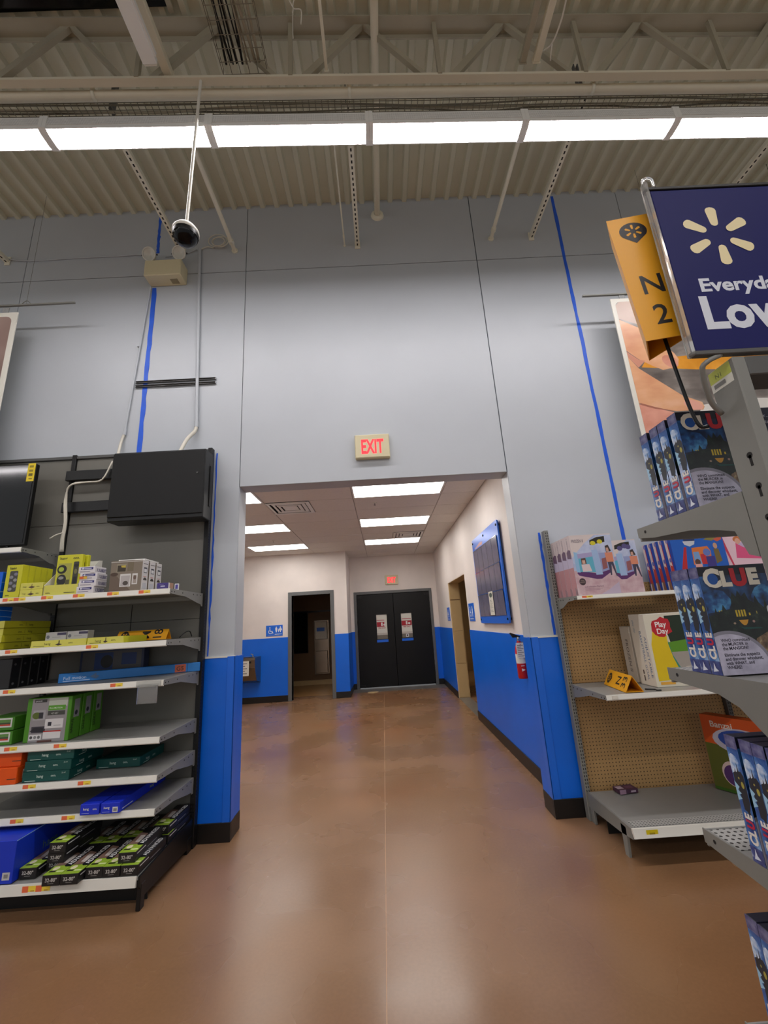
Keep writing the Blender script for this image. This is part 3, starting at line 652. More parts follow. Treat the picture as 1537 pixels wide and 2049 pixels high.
def figure(u, v, s, skirt=False):
    b = [(u - .17 * s, v + .74 * s), (u + .17 * s, v + .74 * s), (u + (.3 if skirt else .15) * s, v + .3 * s), (u + .1 * s, v + .3 * s), (u + .08 * s, v), (u - .08 * s, v), (u - .1 * s, v + .3 * s), (u - (.3 if skirt else .15) * s, v + .3 * s)]
    return [('p', b, WHT), ('e', u, v + .87 * s, .1 * s, .1 * s, WHT)]
def plaque(label, O, U, w, h, items):
    t = thing('restroom_sign', label, 'sign', O, math.atan2(U[1], U[0]))
    obj('plate', MB().box(0, w, -.008, 0, 0, h, 'blue_trim', .002), t)
    obj('pictogram', printed(MB(), (0, -.008, 0), (1, 0, 0), (0, 0, 1), items), t)
plaque('blue family restroom sign beside the dark restroom door', (-2.71, YB - .001, 1.405), (1, 0, 0), .38, .24,
       wheelchair(.10, .05, .15) + figure(.235, .08, .13) + figure(.285, .08, .08) + figure(.33, .08, .13, True) + [('r', .2, .035, .36, .045, WHT), ('r', .04, .02, .3, .026, (150, 180, 225))])
plaque('blue restroom sign on the right wall nearer than its opening', (XC - .001, 7.07, 1.50), (0, -1, 0), .39, .28, wheelchair(.12, .07, .16) + figure(.27, .07, .17) + [('r', .06, .03, .33, .04, WHT)])
plaque('blue restroom sign on the right wall beyond its opening', (XC - .001, 9.48, 1.51), (0, -1, 0), .32, .28, figure(.1, .07, .17, True) + wheelchair(.2, .07, .16) + [('r', .04, .03, .28, .04, WHT)])
# notice board
t = thing('notice_board', 'blue notice board with rows of empty clear pockets', 'notice board', (XC - .03, 6.14, 1.475), -math.pi / 2)
W_, H_ = 1.40, 1.185
bp = rrect(0, 0, W_, H_, .04)
obj('board', MB().prism(bp, 'y', -.012, .006, 'blue_trim'), t)
for u, v in ((.05, 1.13), (.7, 1.13), (1.35, 1.13), (.05, .05), (1.35, .05)): obj('standoff_bolt', MB().cyl((u, -.02, v), (u, .03, v), .014, 'black_metal', 10), t)
obj('header_print', printed(MB(), (0, -.012, 0), (1, 0, 0), (0, 0, 1), [('p', [(.12, 1.04), (.3, 1.06), (.45, 1.08), (.62, 1.07), (.60, 1.03), (.4, 1.035), (.2, 1.03)], (200, 150, 150))]), t)
for r, (v0, v1) in enumerate(((.09, .375), (.385, .69), (.70, 1.01))):
    for k in range(5):
        u0 = .06 + k * .255
        p = obj('pocket', MB().prism([(-.013, v0), (-.017, v0), (-.024, v1), (-.021, v1)], 'x', u0 + .005, u0 + .25, 'pocket_plastic'), t)
        obj('pocket_rim', MB().box(u0, u0 + .005, -.021, -.012, v0, v1, 'clear_plastic').box(u0 + .005, u0 + .25, -.026, -.019, v1 - .008, v1, 'clear_plastic'), p)
tag(obj('leaflet', printed(MB().box(0, .2, -.002, 0, 0, .29, 'white_plastic'), (0, -.002, 0), (1, 0, 0), (0, 0, 1), [('p', ellipse(.1, .245, .07, .03, 16), (60, 80, 70))] + [('r', .03, .04 + .017 * i, .17 - .03 * (i % 3), .046 + .017 * i, (150, 150, 145)) for i in range(9)]),
        None, (XC - .058, 6.14 - .69, 1.575), -math.pi / 2), 'white leaflet standing in the bottom row of the notice board', 'leaflet')
# fire extinguisher
t = thing('fire_extinguisher', 'red fire extinguisher with inspection tag half hidden by the right pier', 'extinguisher', (1.372, 4.47, .945))
cy = obj('cylinder', MB().lathe([(.0, .0), (.044, .0), (.05, .012), (.05, .26), (.04, .31), (.022, .335), (.02, .36)], (0, 0, 0), 'red_paint', 20), t)
obj('label_band', MB().lathe([(.0506, .145), (.0506, .235)], (0, 0, 0), 'white_plastic', 20), cy)
obj('pictogram', printed(MB(), (-.02, -.0515, .07), (1, 0, 0), (0, 0, 1), [('p', [(0, 0), (.035, .015), (0, .03)], (240, 230, 230)), ('r', -.005, .05, .03, .056, (240, 230, 230))]), cy)
vl = obj('valve', MB().cyl((0, 0, .355), (0, 0, .40), .018, 'chrome', 12).box(-.06, .02, -.008, .008, .395, .405, 'black_metal').prism([(-.06, .40), (.02, .405), (-.075, .445), (-.085, .44)], 'y', -.008, .008, 'black_metal'), t)
obj('gauge', MB().cyl((0, -.018, .375), (0, -.03, .375), .014, 'chrome', 12), vl)
obj('inspection_tag', printed(MB().box(-.05, .035, -.058, -.0565, .20, .345, 'white_plastic'), (-.05, -.058, .20), (1, 0, 0), (0, 0, 1), [('r', .01, .015 + .017 * i, .07 - .02 * (i % 2), .021 + .017 * i, (90, 90, 90)) for i in range(7)] + [('e', .043, .13, .005, .005, (180, 40, 40))]), t)
obj('wall_hook', MB().box(-.012, .055, -.01, .01, .33, .35, 'grey_metal'), t)
# drinking fountain
t = thing('drinking_fountain', 'stainless steel drinking fountain mounted on the blue back wall', 'drinking fountain', (-3.06, YB - .008, .44))
obj('body', MB().prism([(-.02, 0), (-.30, .07), (-.44, .34), (-.46, .50), (-.44, .55), (0, .55), (0, 0)], 'x', -.26, .24, 'stainless'), t)
obj('basin', MB().lathe([(.16, .004), (.14, -.012), (.05, -.02), (.0, -.022)], (0, -.24, .555), 'chrome', 24), t)
obj('bubbler', MB().cyl((.12, -.2, .55), (.12, -.2, .60), .014, 'chrome', 10).cyl((.12, -.2, .60), (.08, -.24, .625), .01, 'chrome', 10), t)
obj('push_bar', MB().box(-.18, .16, -.470, -.455, .44, .48, 'black_metal', .003), t)
tag(obj('paper_notice', printed(MB().box(0, .26, -.002, 0, 0, .30, 'white_plastic'), (0, -.002, 0), (1, 0, 0), (0, 0, 1), [('r', .03, .04 + .05 * i, .22 - .04 * (i % 2), .055 + .05 * i, (110, 110, 110)) for i in range(5)]), None, (-3.2, YB - .48, .63)), 'white paper notice taped to the drinking fountain', 'paper')
# restroom fittings seen through the dark doorway
t = thing('towel_dispenser', 'recessed steel paper towel dispenser with bin in the dark restroom', 'dispenser', (-1.78, 12.38, .27))
obj('cabinet', MB().box(-.21, .21, -.05, 0, 0, 1.45, 'stainless', .006), t)
obj('dispenser_front', MB().box(-.17, .17, -.14, -.05, .93, 1.42, 'white_plastic', .015).box(-.12, .10, -.145, -.14, 1.15, 1.25, 'blue_trim'), t)
obj('bin_front', MB().box(-.17, .17, -.12, -.05, .04, .62, 'stainless', .01), t)
t = thing('wall_mirror', 'dark framed mirror on the restroom wall', 'mirror', (-2.37, 12.38, .85))
obj('frame', MB().box(-.20, .20, -.02, 0, 0, 1.13, 'black_metal', .004), t); obj('glass', MB().box(-.18, .18, -.022, -.018, .02, 1.11, 'night_glass'), t)
tag(obj('drain_cover', MB().lathe([(.0, .006), (.12, .006), (.13, .0)], (-.34, 10.47, 0), 'beige_tile', 24)), 'round tan drain cover on the floor before the black doors', 'drain cover')
tag(obj('paper_scrap', MB().prism([(0, 0), (.03, .004), (.035, .02), (.008, .024)], 'z', .0, .004, 'white_plastic'), None, (1.02, 7.9, 0)), 'tiny white paper scrap on the corridor floor', 'scrap')
for x, y, lab in ((-.03, 5.87, 'small ceiling sprinkler head between the right light panels'), (-2.1, 8.2, 'small ceiling sprinkler head by the left light panels')):
    t = thing('fire_sprinkler', lab, 'sprinkler', (x, y, ZC)); obj('rosette', MB().lathe([(.035, 0), (.03, -.008), (.01, -.012)], (0, 0, 0), 'white_plastic', 16), t)
    obj('nozzle', MB().cyl((0, 0, -.01), (0, 0, -.035), .007, 'chrome', 8).cyl((0, 0, -.035), (0, 0, -.038), .016, 'chrome', 12), t)

# ================================================================== LEFT SHELVING
YF = 3.12
def slots(m, x, y, z0, z1, w=.006, step=.0254, axis='y'):
    z = z0
    while z < z1:
        m.box(x - w / 2, x + w / 2, y - .001, y + .004, z, z + .014, 'slot_dark') if axis == 'y' else m.box(y - .001, y + .001, x - w / 2, x + w / 2, z, z + .014, 'slot_dark')
        z += step
def bracket(x, t, yf, yb, top, tip, drop, m):
    return MB().prism([(yf, top), (yf, top - tip), (yf + .06, top - tip - .004), (yf + (yb - yf) * .45, top - tip - .012), (yb - .10, top - drop * .78), (yb - .035, top - drop * .86), (yb - .025, top - drop), (yb, top - drop), (yb, top)], 'x', x, x + t, m)
def holes(x, yf, yb, top, s):
    m = MB()
    for f in (.05, .12, .35, .68, .80, .92): m.cyl((x, yf + (yb - yf) * f, top - .018), (x + s * .0015, yf + (yb - yf) * f, top - .018), .005, 'slot_dark', 8)
    return m
GL = thing('shelving_unit', 'tall black wall shelving with white-lipped shelves on the left', 'shelving', (0, 0, 0))
for x in (-1.56, -2.845, -4.13):
    u = obj('upright', MB().box(x - .02, x + .02, 3.70, 3.76, 0, 3.285, 'black_metal', .003), GL)
    m = MB(); slots(m, x - .008, 3.70, .2, 3.25); slots(m, x + .008, 3.70, .2, 3.25)
    if x == -1.56: slots(m, 3.715, x + .02, .2, 3.25, axis='x')
    s = obj('slots', m, u); s['kind'] = 'stuff'
for a, b in ((-4.11, -2.865), (-2.825, -1.58)):
    for z0, z1 in ((.14, .80), (.803, 1.70), (1.703, 2.60), (2.603, 3.24)):
        obj('back_panel', MB().box(a, b, 3.72, 3.735, z0, z1, 'panel_dark', .002), GL)
    obj('top_rail', MB().box(a, b, 3.705, 3.745, 3.245, 3.275, 'grey_dark_metal', .003), GL)
obj('back_seam', MB().box(-2.18, -2.174, 3.7185, 3.721, 1.55, 1.85, 'slot_dark'), GL)
def price_tag(p, x, yf, z, h=.03):
    pts = printed(MB(), (x, yf, z), (1, 0, 0), (0, 0, 1), [('r', 0, 0, .085, h, (244, 214, 70)), ('p', [(.0, .008), (.036, .008), (.036, h), (.0, h)], (234, 112, 70)), ('r', 0, 0, .085, .008, (244, 240, 228)), ('r', .05, .014, .072, .02, (196, 150, 50))])
    obj('price_tag', pts, p)
def shelf(par, a, b, yf, yb, z, lip, tags=(), deck='shelf_grey', brk=True, drop=.11, brm='grey_metal', side=1):
    s = obj('shelf', MB().box(a, b, yf + .012, yb, z - .018, z - .001, deck, .002), par)
    obj('price_channel', MB().prism([(yf + .014, z + .0), (yf + .006, z + .0), (yf, z - lip + .006), (yf + .004, z - lip), (yf + .014, z - lip)], 'x', a, b, 'lip_white'), s)
    if brk:
        for x, sg in ((b, 1), (a - .003, -1)):
            br_ = obj('bracket', bracket(x, .003, yf + .006, yb, z - .002, lip * .8, drop, brm), s)
    hx = b + .003 if side > 0 else a - .003
    obj('bracket_holes', holes(hx, yf, yb, z - .004, side), s)
    for x in tags: price_tag(s, x, yf + .002, z - lip + .004, lip - .008)
    return s
SZ = [1.912, 1.545, 1.278, .915, .682, .487]
TG = [(-2.78, -2.70, -2.50, -2.27, -2.02, -1.79), (-2.70, -2.13), (-2.67, -1.93), (-2.60, -2.27), (-2.44, -2.08), (-2.49, -2.16)]
for z, tg in zip(SZ, TG): shelf(GL, -2.825, -1.563, YF, 3.70, z, .042, tg)
shelf(GL, -4.11, -2.865, 3.30, 3.70, 2.33, .042)
for z in SZ[:2]: shelf(GL, -4.11, -2.865, YF, 3.70, z, .042)
bd = obj('base_shelf', MB().box(-4.11, -1.563, 2.985, 3.70, .165, .185, 'shelf_grey', .002), GL)
obj('price_channel', MB().prism([(2.985, .19), (2.975, .19), (2.97, .135), (2.985, .13)], 'x', -4.11, -1.57, 'lip_white'), bd)
for x in (-2.38, -2.30): price_tag(bd, x + .14, 2.972, .14, .042)
obj('side_plate', MB().prism([(2.985, .185), (2.985, .13), (3.05, .06), (3.68, .03), (3.70, .03), (3.70, .21)], 'x', -1.563, -1.55, 'black_metal'), bd)
obj('kick_plate', MB().box(-4.11, -1.57, 3.12, 3.13, 0, .16, 'black_metal'), bd)
obj('foot', MB().box(-1.575, -1.548, 3.0, 3.05, 0, .14, 'black_metal', .004), bd); obj('foot', MB().box(-1.575, -1.548, 3.62, 3.69, 0, .1, 'black_metal', .004), bd)
# television
t = thing('television', 'black flat television with a yellow corner tag on the left shelf', 'television', (-3.62, 3.50, 2.332))
obj('bezel', MB().box(-.60, .60, 0, .045, .06, .80, 'black_metal', .006), t); obj('screen', MB().box(-.585, .588, -.003, 0, .078, .788, 'black_gloss'), t)
for x in (-.45, .45): obj('foot', MB().box(x - .012, x + .012, -.07, .12, 0, .012, 'black_metal', .003).box(x - .01, x + .01, .01, .03, .01, .07, 'black_metal'), t)
obj('corner_tag', printed(MB().box(.535, .60, -.006, -.004, .63, .80, (232, 205, 30)), (.535, -.006, .63), (1, 0, 0), (0, 0, 1), [('r', .02, .02, .05, .028, (110, 95, 20)), ('r', .015, .05, .05, .075, (110, 95, 20)), ('r', .015, .09, .05, .11, (150, 130, 25)), ('r', .015, .13, .05, .15, (150, 130, 25))]), t)
# black equipment cabinet on arms
t = thing('equipment_cabinet', 'large black metal equipment cabinet mounted on arms above the left shelf', 'cabinet', (-1.90, 3.45, 2.535))
obj('body', MB().box(-.405, .41, 0, .17, 0, .63, 'black_metal', .006), t)
obj('front_cover', MB().box(-.40, .405, -.012, 0, .035, .615, 'black_matte', .004), t)
obj('side_latch', MB().box(.41, .418, .10, .13, .12, .50, 'black_matte', .003), t); obj('lock', MB().cyl((.35, -.02, .40), (.35, -.012, .40), .008, 'grey_dark_metal', 10), t)
for z in (.17, .475):
    obj('mounting_arm', MB().box(-.965, .30, .20, .235, z, z + .095, 'black_metal', .004), t)
obj('rear_spacer', MB().box(-.30, .30, .17, .20, .10, .58, 'black_matte'), t)
m = MB()
for k in range(3): m.tube([(-2.43, 3.63, 3.17), (-2.50, 3.62, 2.99), (-2.60 - .02 * k, 3.60, 2.965), (-2.76, 3.60 - .012 * k, 2.95 - .012 * k), (-2.80 + .008 * k, 3.60, 2.80), (-2.775 + .008 * k, 3.60, 2.60), (-2.79 + .01 * k, 3.61, 2.45), (-2.80 + .012 * k, 3.63, 2.34)], .007, 'cable_white', 6)
m.tube([(-2.78, 3.595, 2.50), (-2.82, 3.58, 2.48), (-2.86, 3.57, 2.45)], .006, 'cable_white', 6)
tag(obj('white_cable', m), 'bundle of white cables hanging beside the cabinet arms', 'cable')
# ---------------------------------------------------------------- products, left
YEL, YEL2 = (206, 204, 40), (214, 210, 92)
DK = (60, 58, 30)
def row(first, n, dy, labels):
    for k in range(1, n): dup(first, first.location + Vector((0, dy * k, 0)), None, labels[k])
z1 = SZ[0] + .001
hb = carton('hook_box', 'frontmost upright yellow box with a grey window on the top shelf', 'box', .12, .056, .245, YEL, (-2.752, 3.15, z1), 0, 'upright yellow boxes',
            F=[('p', rrect(.03, .045, .09, .20, .01), (70, 70, 66))] + [('e', .045 + .03 * (i % 2), .065 + .022 * i, .014, .012, (150 - 12 * (i % 3), 150 - 12 * (i % 3), 145)) for i in range(6)] + [('t', 'hang', .025, .212, .026, DK, dict(bold=.02)), ('t', 'onn.', .018, .014, .018, DK, dict(bold=.02))],
            R=[('t', 'onn.', .015, .10, .014, DK), ('r', .0, 0, .0012, .245, (150, 148, 25))])
row(hb, 5, .059, [None] + ['%s upright yellow box behind the windowed one on the top shelf' % o for o in ORD[1:]])
sm = carton('small_box', 'lower flat yellow box beside the upright yellow row', 'box', .165, .12, .05, YEL2, (-2.595, 3.135, z1), 0, 'flat yellow boxes', F=[('p', [(.06, .018), (.085, .028), (.11, .018), (.085, .008)], (90, 70, 50)), ('r', .083, .02, .087, .042, (90, 70, 50)), ('t', 'hang', .02, .018, .014, DK), ('t', 'onn.', .12, .018, .014, DK)])
dup(sm, (-2.597, 3.137, z1 + .051), None, 'upper flat yellow box beside the upright yellow row')
t = thing('display_tray', 'open yellow display tray with tall sloping white sides', 'tray', (-2.38, 3.14, z1))
obj('front_wall', printed(MB().box(-.125, .125, 0, .003, 0, .075, YEL2), (-.125, 0, 0), (1, 0, 0), (0, 0, 1), [('t', 'onn.', .015, .012, .02, DK, dict(bold=.02)), ('r', .15, .012, .23, .017, DK)]), t)
for s in (-1, 1): obj('side_wall', MB().prism([(0, 0), (0, .075), (.20, .275), (.24, .28), (.24, 0)], 'x', s * .125 - .0015, s * .125 + .0015, 'white_plastic'), t)
obj('back_wall', MB().box(-.124, .124, .237, .24, 0, .28, 'white_plastic'), t); obj('tray_floor', MB().box(-.124, .124, .003, .237, 0, .003, 'white_plastic'), t)
pk = carton('blister_pack', 'front yellow blister pack with black clamps in the display tray', 'pack', .19, .03, .30, YEL, (-2.37, 3.18, z1 + .005), 0, 'blister packs in the tray',
            F=[('t', 'hang', .02, .265, .03, DK, dict(bold=.02)), ('t', 'onn.', .12, .265, .028, DK, dict(bold=.02)), ('r', .015, .02, .115, .235, (170, 170, 75)), ('e', .045, .19, .036, .034, (26, 26, 26)), ('e', .04, .19, .02, .018, (170, 190, 60)), ('e', .05, .11, .035, .042, (34, 34, 34)), ('e', .045, .125, .02, .012, (150, 150, 145)),
               ('r', .02, .02, .07, .08, (40, 40, 38)), ('r', .08, .03, .11, .11, (90, 88, 50)), ('p', rrect(.13, .03, .17, .245, .008), (62, 62, 52)), ('e', .15, .215, .018, .012, (35, 35, 35)), ('r', .138, .04, .162, .13, (30, 30, 30)), ('e', .15, .17, .012, .02, (120, 118, 70))])
dup(pk, (-2.358, 3.225, z1 + .005), None, 'rear yellow blister pack behind the first in the display tray')
PUR = (44, 40, 110)
nb = carton('cement_box', 'bottom small white box in the stack of four', 'box', .125, .125, .049, (222, 218, 220), (-2.195, 3.13, z1), 0, 'stack of four small white boxes',
            F=[('r', .02, .026, .112, .043, PUR), ('e', .034, .0345, .009, .006, (225, 225, 235)), ('r', .045, .031, .10, .037, (190, 190, 215)), ('r', .012, .010, .09, .014, (120, 110, 130))],
            R=[('t', '13', .02, .012, .032, PUR, dict(bold=.02)), ('t', 'LEBERT', .052, .012, .032, PUR, dict(w=.07, bold=.02))])
for k, (dx, rz, lab) in enumerate(((.012, 0, 'second from bottom small white box in the stack of four'), (.014, .03, 'small white box with orange price sticker in the stack'), (-.004, -.04, 'top small white box in the stack of four'))):
    c = dup(nb, (-2.195 + dx, 3.132, z1 + .0495 * (k + 1)), rz, lab)
    if k == 1: obj('price_sticker', printed(MB(), (-.0625, -.0018, .006), (1, 0, 0), (0, 0, 1), [('r', 0, 0, .03, .02, (215, 100, 40)), ('r', .03, 0, .055, .02, (220, 180, 60))]), c)
tb = carton('mount_box', 'front brown picture box with white sides on the top shelf', 'box', .235, .083, .225, (214, 210, 206), (-1.90, 3.13, z1), 0, 'brown and white mount boxes',
            F=[('r', 0, 0, .235, .225, (132, 120, 104)), ('p', [(0, .0), (.16, 0), (.05, .11), (0, .13)], (108, 92, 78)), ('r', .045, .14, .115, .20, (152, 144, 122)), ('r', .05, .143, .112, .19, (62, 52, 38)), ('p', [(.08, .175), (.11, .172), (.11, .19), (.075, .188)], (200, 180, 70)), ('r', .125, .145, .17, .215, (118, 106, 84)),
               ('e', .03, .125, .028, .014, (80, 62, 48)), ('r', .075, .03, .155, .125, (220, 218, 214)), ('r', .082, .036, .148, .112, (186, 180, 178)), ('e', .118, .056, .02, .016, (80, 72, 66)), ('r', .165, .045, .205, .125, (220, 218, 214)), ('r', .172, .052, .198, .112, (170, 158, 148)), ('e', .185, .095, .011, .016, (112, 92, 80)), ('r', .0, .213, .235, .219, (190, 184, 176))],
            R=[('r', .012, .195, .07, .20, (60, 60, 60)), ('r', .022, .13, .066, .172, (90, 90, 95)), ('r', .027, .135, .061, .160, (226, 224, 220)), ('t', 'TILT', .026, .163, .012, (60, 60, 70)), ('p', ellipse(.043, .075, .024, .02, 10, 0, math.pi), (70, 62, 56)), ('r', .015, .012, .065, .055, (196, 196, 200)), ('r', .02, .10, .06, .104, (200, 120, 110))])
row(tb, 3, .098, [None, 'middle brown picture box behind the front one on the top shelf', 'rear brown picture box, farthest back on the top shelf'])
lid = carton('flat_pack', 'thin white pack lying on top of the brown picture boxes', 'pack', .20, .20, .012, (226, 224, 218), (-1.885, 3.16, z1 + .226), 0, F=[('r', .01, .003, .12, .006, (140, 140, 140))])
pb = carton('putty_box', 'small purple and white box at the right end of the top shelf', 'box', .085, .075, .042, (70, 58, 130), (-1.622, 3.13, z1), 0, F=[('r', .028, .012, .06, .022, (190, 190, 220)), ('r', .02, .028, .05, .031, (140, 130, 190))], R=[('r', 0, 0, .02, .042, (225, 220, 215)), ('r', .02, 0, .075, .042, (165, 125, 100))])
carton('putty_box', 'tiny white box with purple panel behind the purple box', 'box', .03, .02, .05, (222, 220, 222), (-1.60, 3.30, z1), .3, F=[('r', .006, .008, .024, .042, (80, 70, 150))])
carton('blue_box', 'bright blue box at the far left of the top shelf', 'box', .18, .35, .20, (0, 100, 225), (-2.935, 3.16, z1), 0, R=[('p', [(0, .05), (.35, .07), (.35, .074), (0, .054)], (190, 215, 245)), ('p', [(0, .12), (.35, .15), (.35, .154), (0, .124)], (150, 190, 240))])
z2 = SZ[1] + .001
carton('blue_box', 'bright blue box standing on the yellow boxes at the far left', 'box', .12, .2, .11, (0, 104, 228), (-2.945, 3.14, z2 + .206), 0, R=[('p', [(0, .04), (.2, .03), (.2, .034), (0, .044)], (170, 205, 250)), ('p', [(0, .085), (.2, .075), (.2, .079), (0, .089)], (170, 205, 250))])
ys_ = carton('long_yellow_box', 'bottom long yellow box in the stack at the far left', 'box', .18, .44, .05, (190, 186, 40), (-2.865, 3.15, z2), 0, 'stack of long yellow boxes', R=[('t', 'onn.', .13, .015, .022, DK), ('r', .19, .01, .192, .04, DK), ('t', 'hang', .22, .015, .022, DK)], F=[('r', 0, 0, .18, .05, (208, 204, 88)), ('r', .02, .01, .08, .014, DK)])
for k, (dx, dy, lab) in enumerate(((.008, .0, 'second from bottom long yellow box in the far left stack'), (-.006, .02, 'third from bottom long yellow box in the far left stack'), (.004, .01, 'top long yellow box in the far left stack'))):
    dup(ys_, (-2.865 + dx, 3.15 + dy, z2 + .0512 * (k + 1)), None, lab)
def low_tray(label, x, w):
    t = thing('low_tray', label, 'tray', (x, 3.132, z2), 0, 'low yellow trays')
    it = [('t', 'hang', w * .3, .014, .024, DK, dict(al='C')), ('t', 'onn.', w * .72, .016, .02, DK, dict(al='C')), ('p', [(w * .44, .014), (w * .5, .022), (w * .57, .014), (w * .5, .006)], (70, 55, 45)), ('r', w * .5, .012, w * .52, .042, (70, 55, 45)), ('r', .02, .006, .1, .009, DK)]
    obj('front_wall', printed(MB().prism([(0, 0), (.006, .046), (w - .006, .046), (w, 0)], 'y', 0, .003, YEL2), (0, 0, 0), (1, 0, 0), (0, 0, 1), it), t)
    obj('side_wall', MB().box(0, .003, .003, .3, 0, .045, YEL).box(w - .003, w, .003, .3, 0, .045, YEL), t); obj('tray_floor', MB().box(.003, w - .003, .003, .3, 0, .003, YEL).box(.003, w - .003, .297, .3, .003, .045, YEL), t)
low_tray('left low yellow tray on the second shelf', -2.535, .395); low_tray('right low yellow tray beside the folded aisle marker', -2.135, .262)
wb_ = carton('white_box', 'left small white box standing in the low yellow tray', 'box', .15, .07, .098, (186, 184, 184), (-2.40, 3.18, z2 + .004), 0, 'white boxes in the low tray', F=[('r', .085, .075, .15, .092, (70, 64, 92)), ('e', .02, .065, .012, .012, (110, 112, 120)), ('r', .05, .06, .11, .064, (150, 150, 150))])
dup(wb_, (-2.247, 3.185, z2 + .004), None, 'right small white box standing in the low yellow tray')
# folded aisle markers (triangular prisms)
def spark(u, v, r0, r1, w, col, rot=0):
    out = []
    for k in range(6):
        a = math.pi / 2 + k * math.pi / 3 + rot; c, s = math.cos(a), math.sin(a)
        wi, wo = w * .36, w * .5; P = []
        for i in range(7): t_ = math.pi / 2 + math.pi * i / 6; P.append((r0 + wi + wi * math.cos(t_), wi * math.sin(t_)))
        for i in range(7): t_ = -math.pi / 2 + math.pi * i / 6; P.append((r1 - wo * .8 + wo * .8 * math.cos(t_), wo * math.sin(t_)))
        out.append(('p', [(u + p * c - q_ * s, v + p * s + q_ * c) for p, q_ in P], col))
    return out
BLK = (34, 30, 28); YS = (232, 164, 22)
def marker(label, txt, num, loc, M3, L=.44, S=.137):
    # local: axis along +z (0..L), printed face is the -y one, x across
    t = thing('aisle_marker', label, 'sign', loc); t.matrix_world = Matrix.Translation(loc) @ M3.to_4x4()
    hgt = S * .866; tri = [(-S / 2, 0), (S / 2, 0), (0, hgt)]; th = .003
    inn = [(-S / 2 + .006, th), (S / 2 - .006, th), (0, hgt - .006)]
    m = MB()
    for i in range(3):
        j = (i + 1) % 3
        m.prism([tri[i], tri[j], inn[j], inn[i]], 'z', 0, L, 'yellow_sign')
    obj('folded_sleeve', m, t)
    dx = 0
    drop = [(S / 2, L - .113 - .0)] + ellipse(S / 2, L - .055, .042, .034, 16, -.45, math.pi + .45)
    it = [('p', [(S / 2, L - .104)] + ellipse(S / 2, L - .058, .042, .034, 16, -.55, math.pi + .55), BLK)] + spark(S / 2, L - .058, .009, .026, .008, YS)
    it += [('t', txt, S / 2, L * .35, .095, BLK, dict(al='C', bold=.012)), ('t', num, S / 2, L * .11, .095, BLK, dict(al='C', bold=.012))]
    obj('spark_emblem', printed(MB(), (-S / 2, 0, 0), (1, 0, 0), (0, 0, 1), it[:-2]), t); obj('aisle_letter', printed(MB(), (-S / 2, 0, 0), (1, 0, 0), (0, 0, 1), it[-2:-1]), t); obj('aisle_number', printed(MB(), (-S / 2, 0, 0), (1, 0, 0), (0, 0, 1), it[-1:]), t)
    return t
# M 18 lies on the shelf: axis along -x, printed face tipped up toward the front
ax = Vector((-1, 0, 0)); lean = math.radians(-60 + 90)
nrm = Vector((0, -math.cos(lean), math.sin(lean)))          # outward normal of the printed face
zc_ = ax; yc_ = -nrm; xc_ = yc_.cross(zc_)
marker('yellow folded aisle marker reading M 18 on the second shelf', 'M', '18', Vector((-1.73, 3.47, z2 + .041)), Matrix((xc_, yc_, zc_)).transposed(), .40, .09)
tag(obj('wire_hook', MB().tube([(-1.60, 3.40, z2 + .01), (-1.60, 3.50, z2 + .045), (-1.62, 3.62, z2 + .05), (-1.62, 3.66, z2 + .01)], .004, 'black_metal', 6)), 'bent black wire hook lying behind the M 18 marker', 'hook')
z3 = SZ[2] + .001
kb = carton('black_box', 'frontmost black box at the left of the third shelf', 'box', .13, .08, .20, (20, 20, 22), (-2.735, 3.16, z3), 0, 'black boxes on the third shelf', R=[('r', .074, 0, .08, .2, (70, 68, 66)), ('e', .03, .03, .01, .008, (110, 110, 112)), ('e', .03, .16, .01, .008, (80, 80, 82))])
row(kb, 4, .084, [None] + ['%s black box from the front on the third shelf' % o for o in ORD[1:]])
carton('long_blue_box', 'long flat blue box lying at a slant on the third shelf', 'box', .965, .05, .066, (40, 124, 200), (-1.985, 3.478, z3), .352, R=[('r', 0, 0, .05, .066, (30, 110, 190))],
       F=[('t', 'Full motion', .03, .02, .032, (210, 225, 240)), ('r', .03, .008, .2, .013, (180, 205, 235)), ('p', [(.20, .03), (.24, .055), (.24, .04), (.26, .03), (.24, .012)], (90, 120, 160)), ('r', .78, .004, .86, .062, (205, 100, 70)), ('t', 'G5', .79, .016, .045, (90, 50, 40), dict(bold=.02)), ('r', .87, 0, .874, .066, (30, 90, 150))])
carton('mount_box', 'dark grey and blue box standing behind the slanted blue box', 'box', .52, .08, .215, (52, 60, 92), (-2.24, 3.61, z3), 0, F=[('r', .02, .0, .5, .2, (92, 90, 90)), ('r', .12, .06, .27, .19, (30, 62, 122)), ('e', .22, .12, .05, .05, (20, 22, 26)), ('r', .34, .09, .46, .18, (36, 60, 116)), ('r', .3, .03, .46, .05, (60, 70, 110))])
t = thing('label_holder', 'clear empty label holder hanging from the third shelf edge', 'holder', (-1.66, 3.106, 1.14))
obj('clear_panel', MB().box(-.06, .06, 0, .003, 0, .10, 'clear_plastic'), t); obj('rim', MB().box(-.068, -.06, -.003, .005, -.008, .108, 'clear_plastic').box(.06, .068, -.003, .005, -.008, .108, 'clear_plastic').box(-.06, .06, -.003, .005, -.008, 0, 'clear_plastic').box(-.06, .06, -.003, .005, .10, .108, 'clear_plastic'), t)
obj('clip', MB().box(-.085, .085, .004, .012, .10, .142, 'clear_plastic', .002), t)
z4 = SZ[3] + .001; GRN = (76, 142, 30)
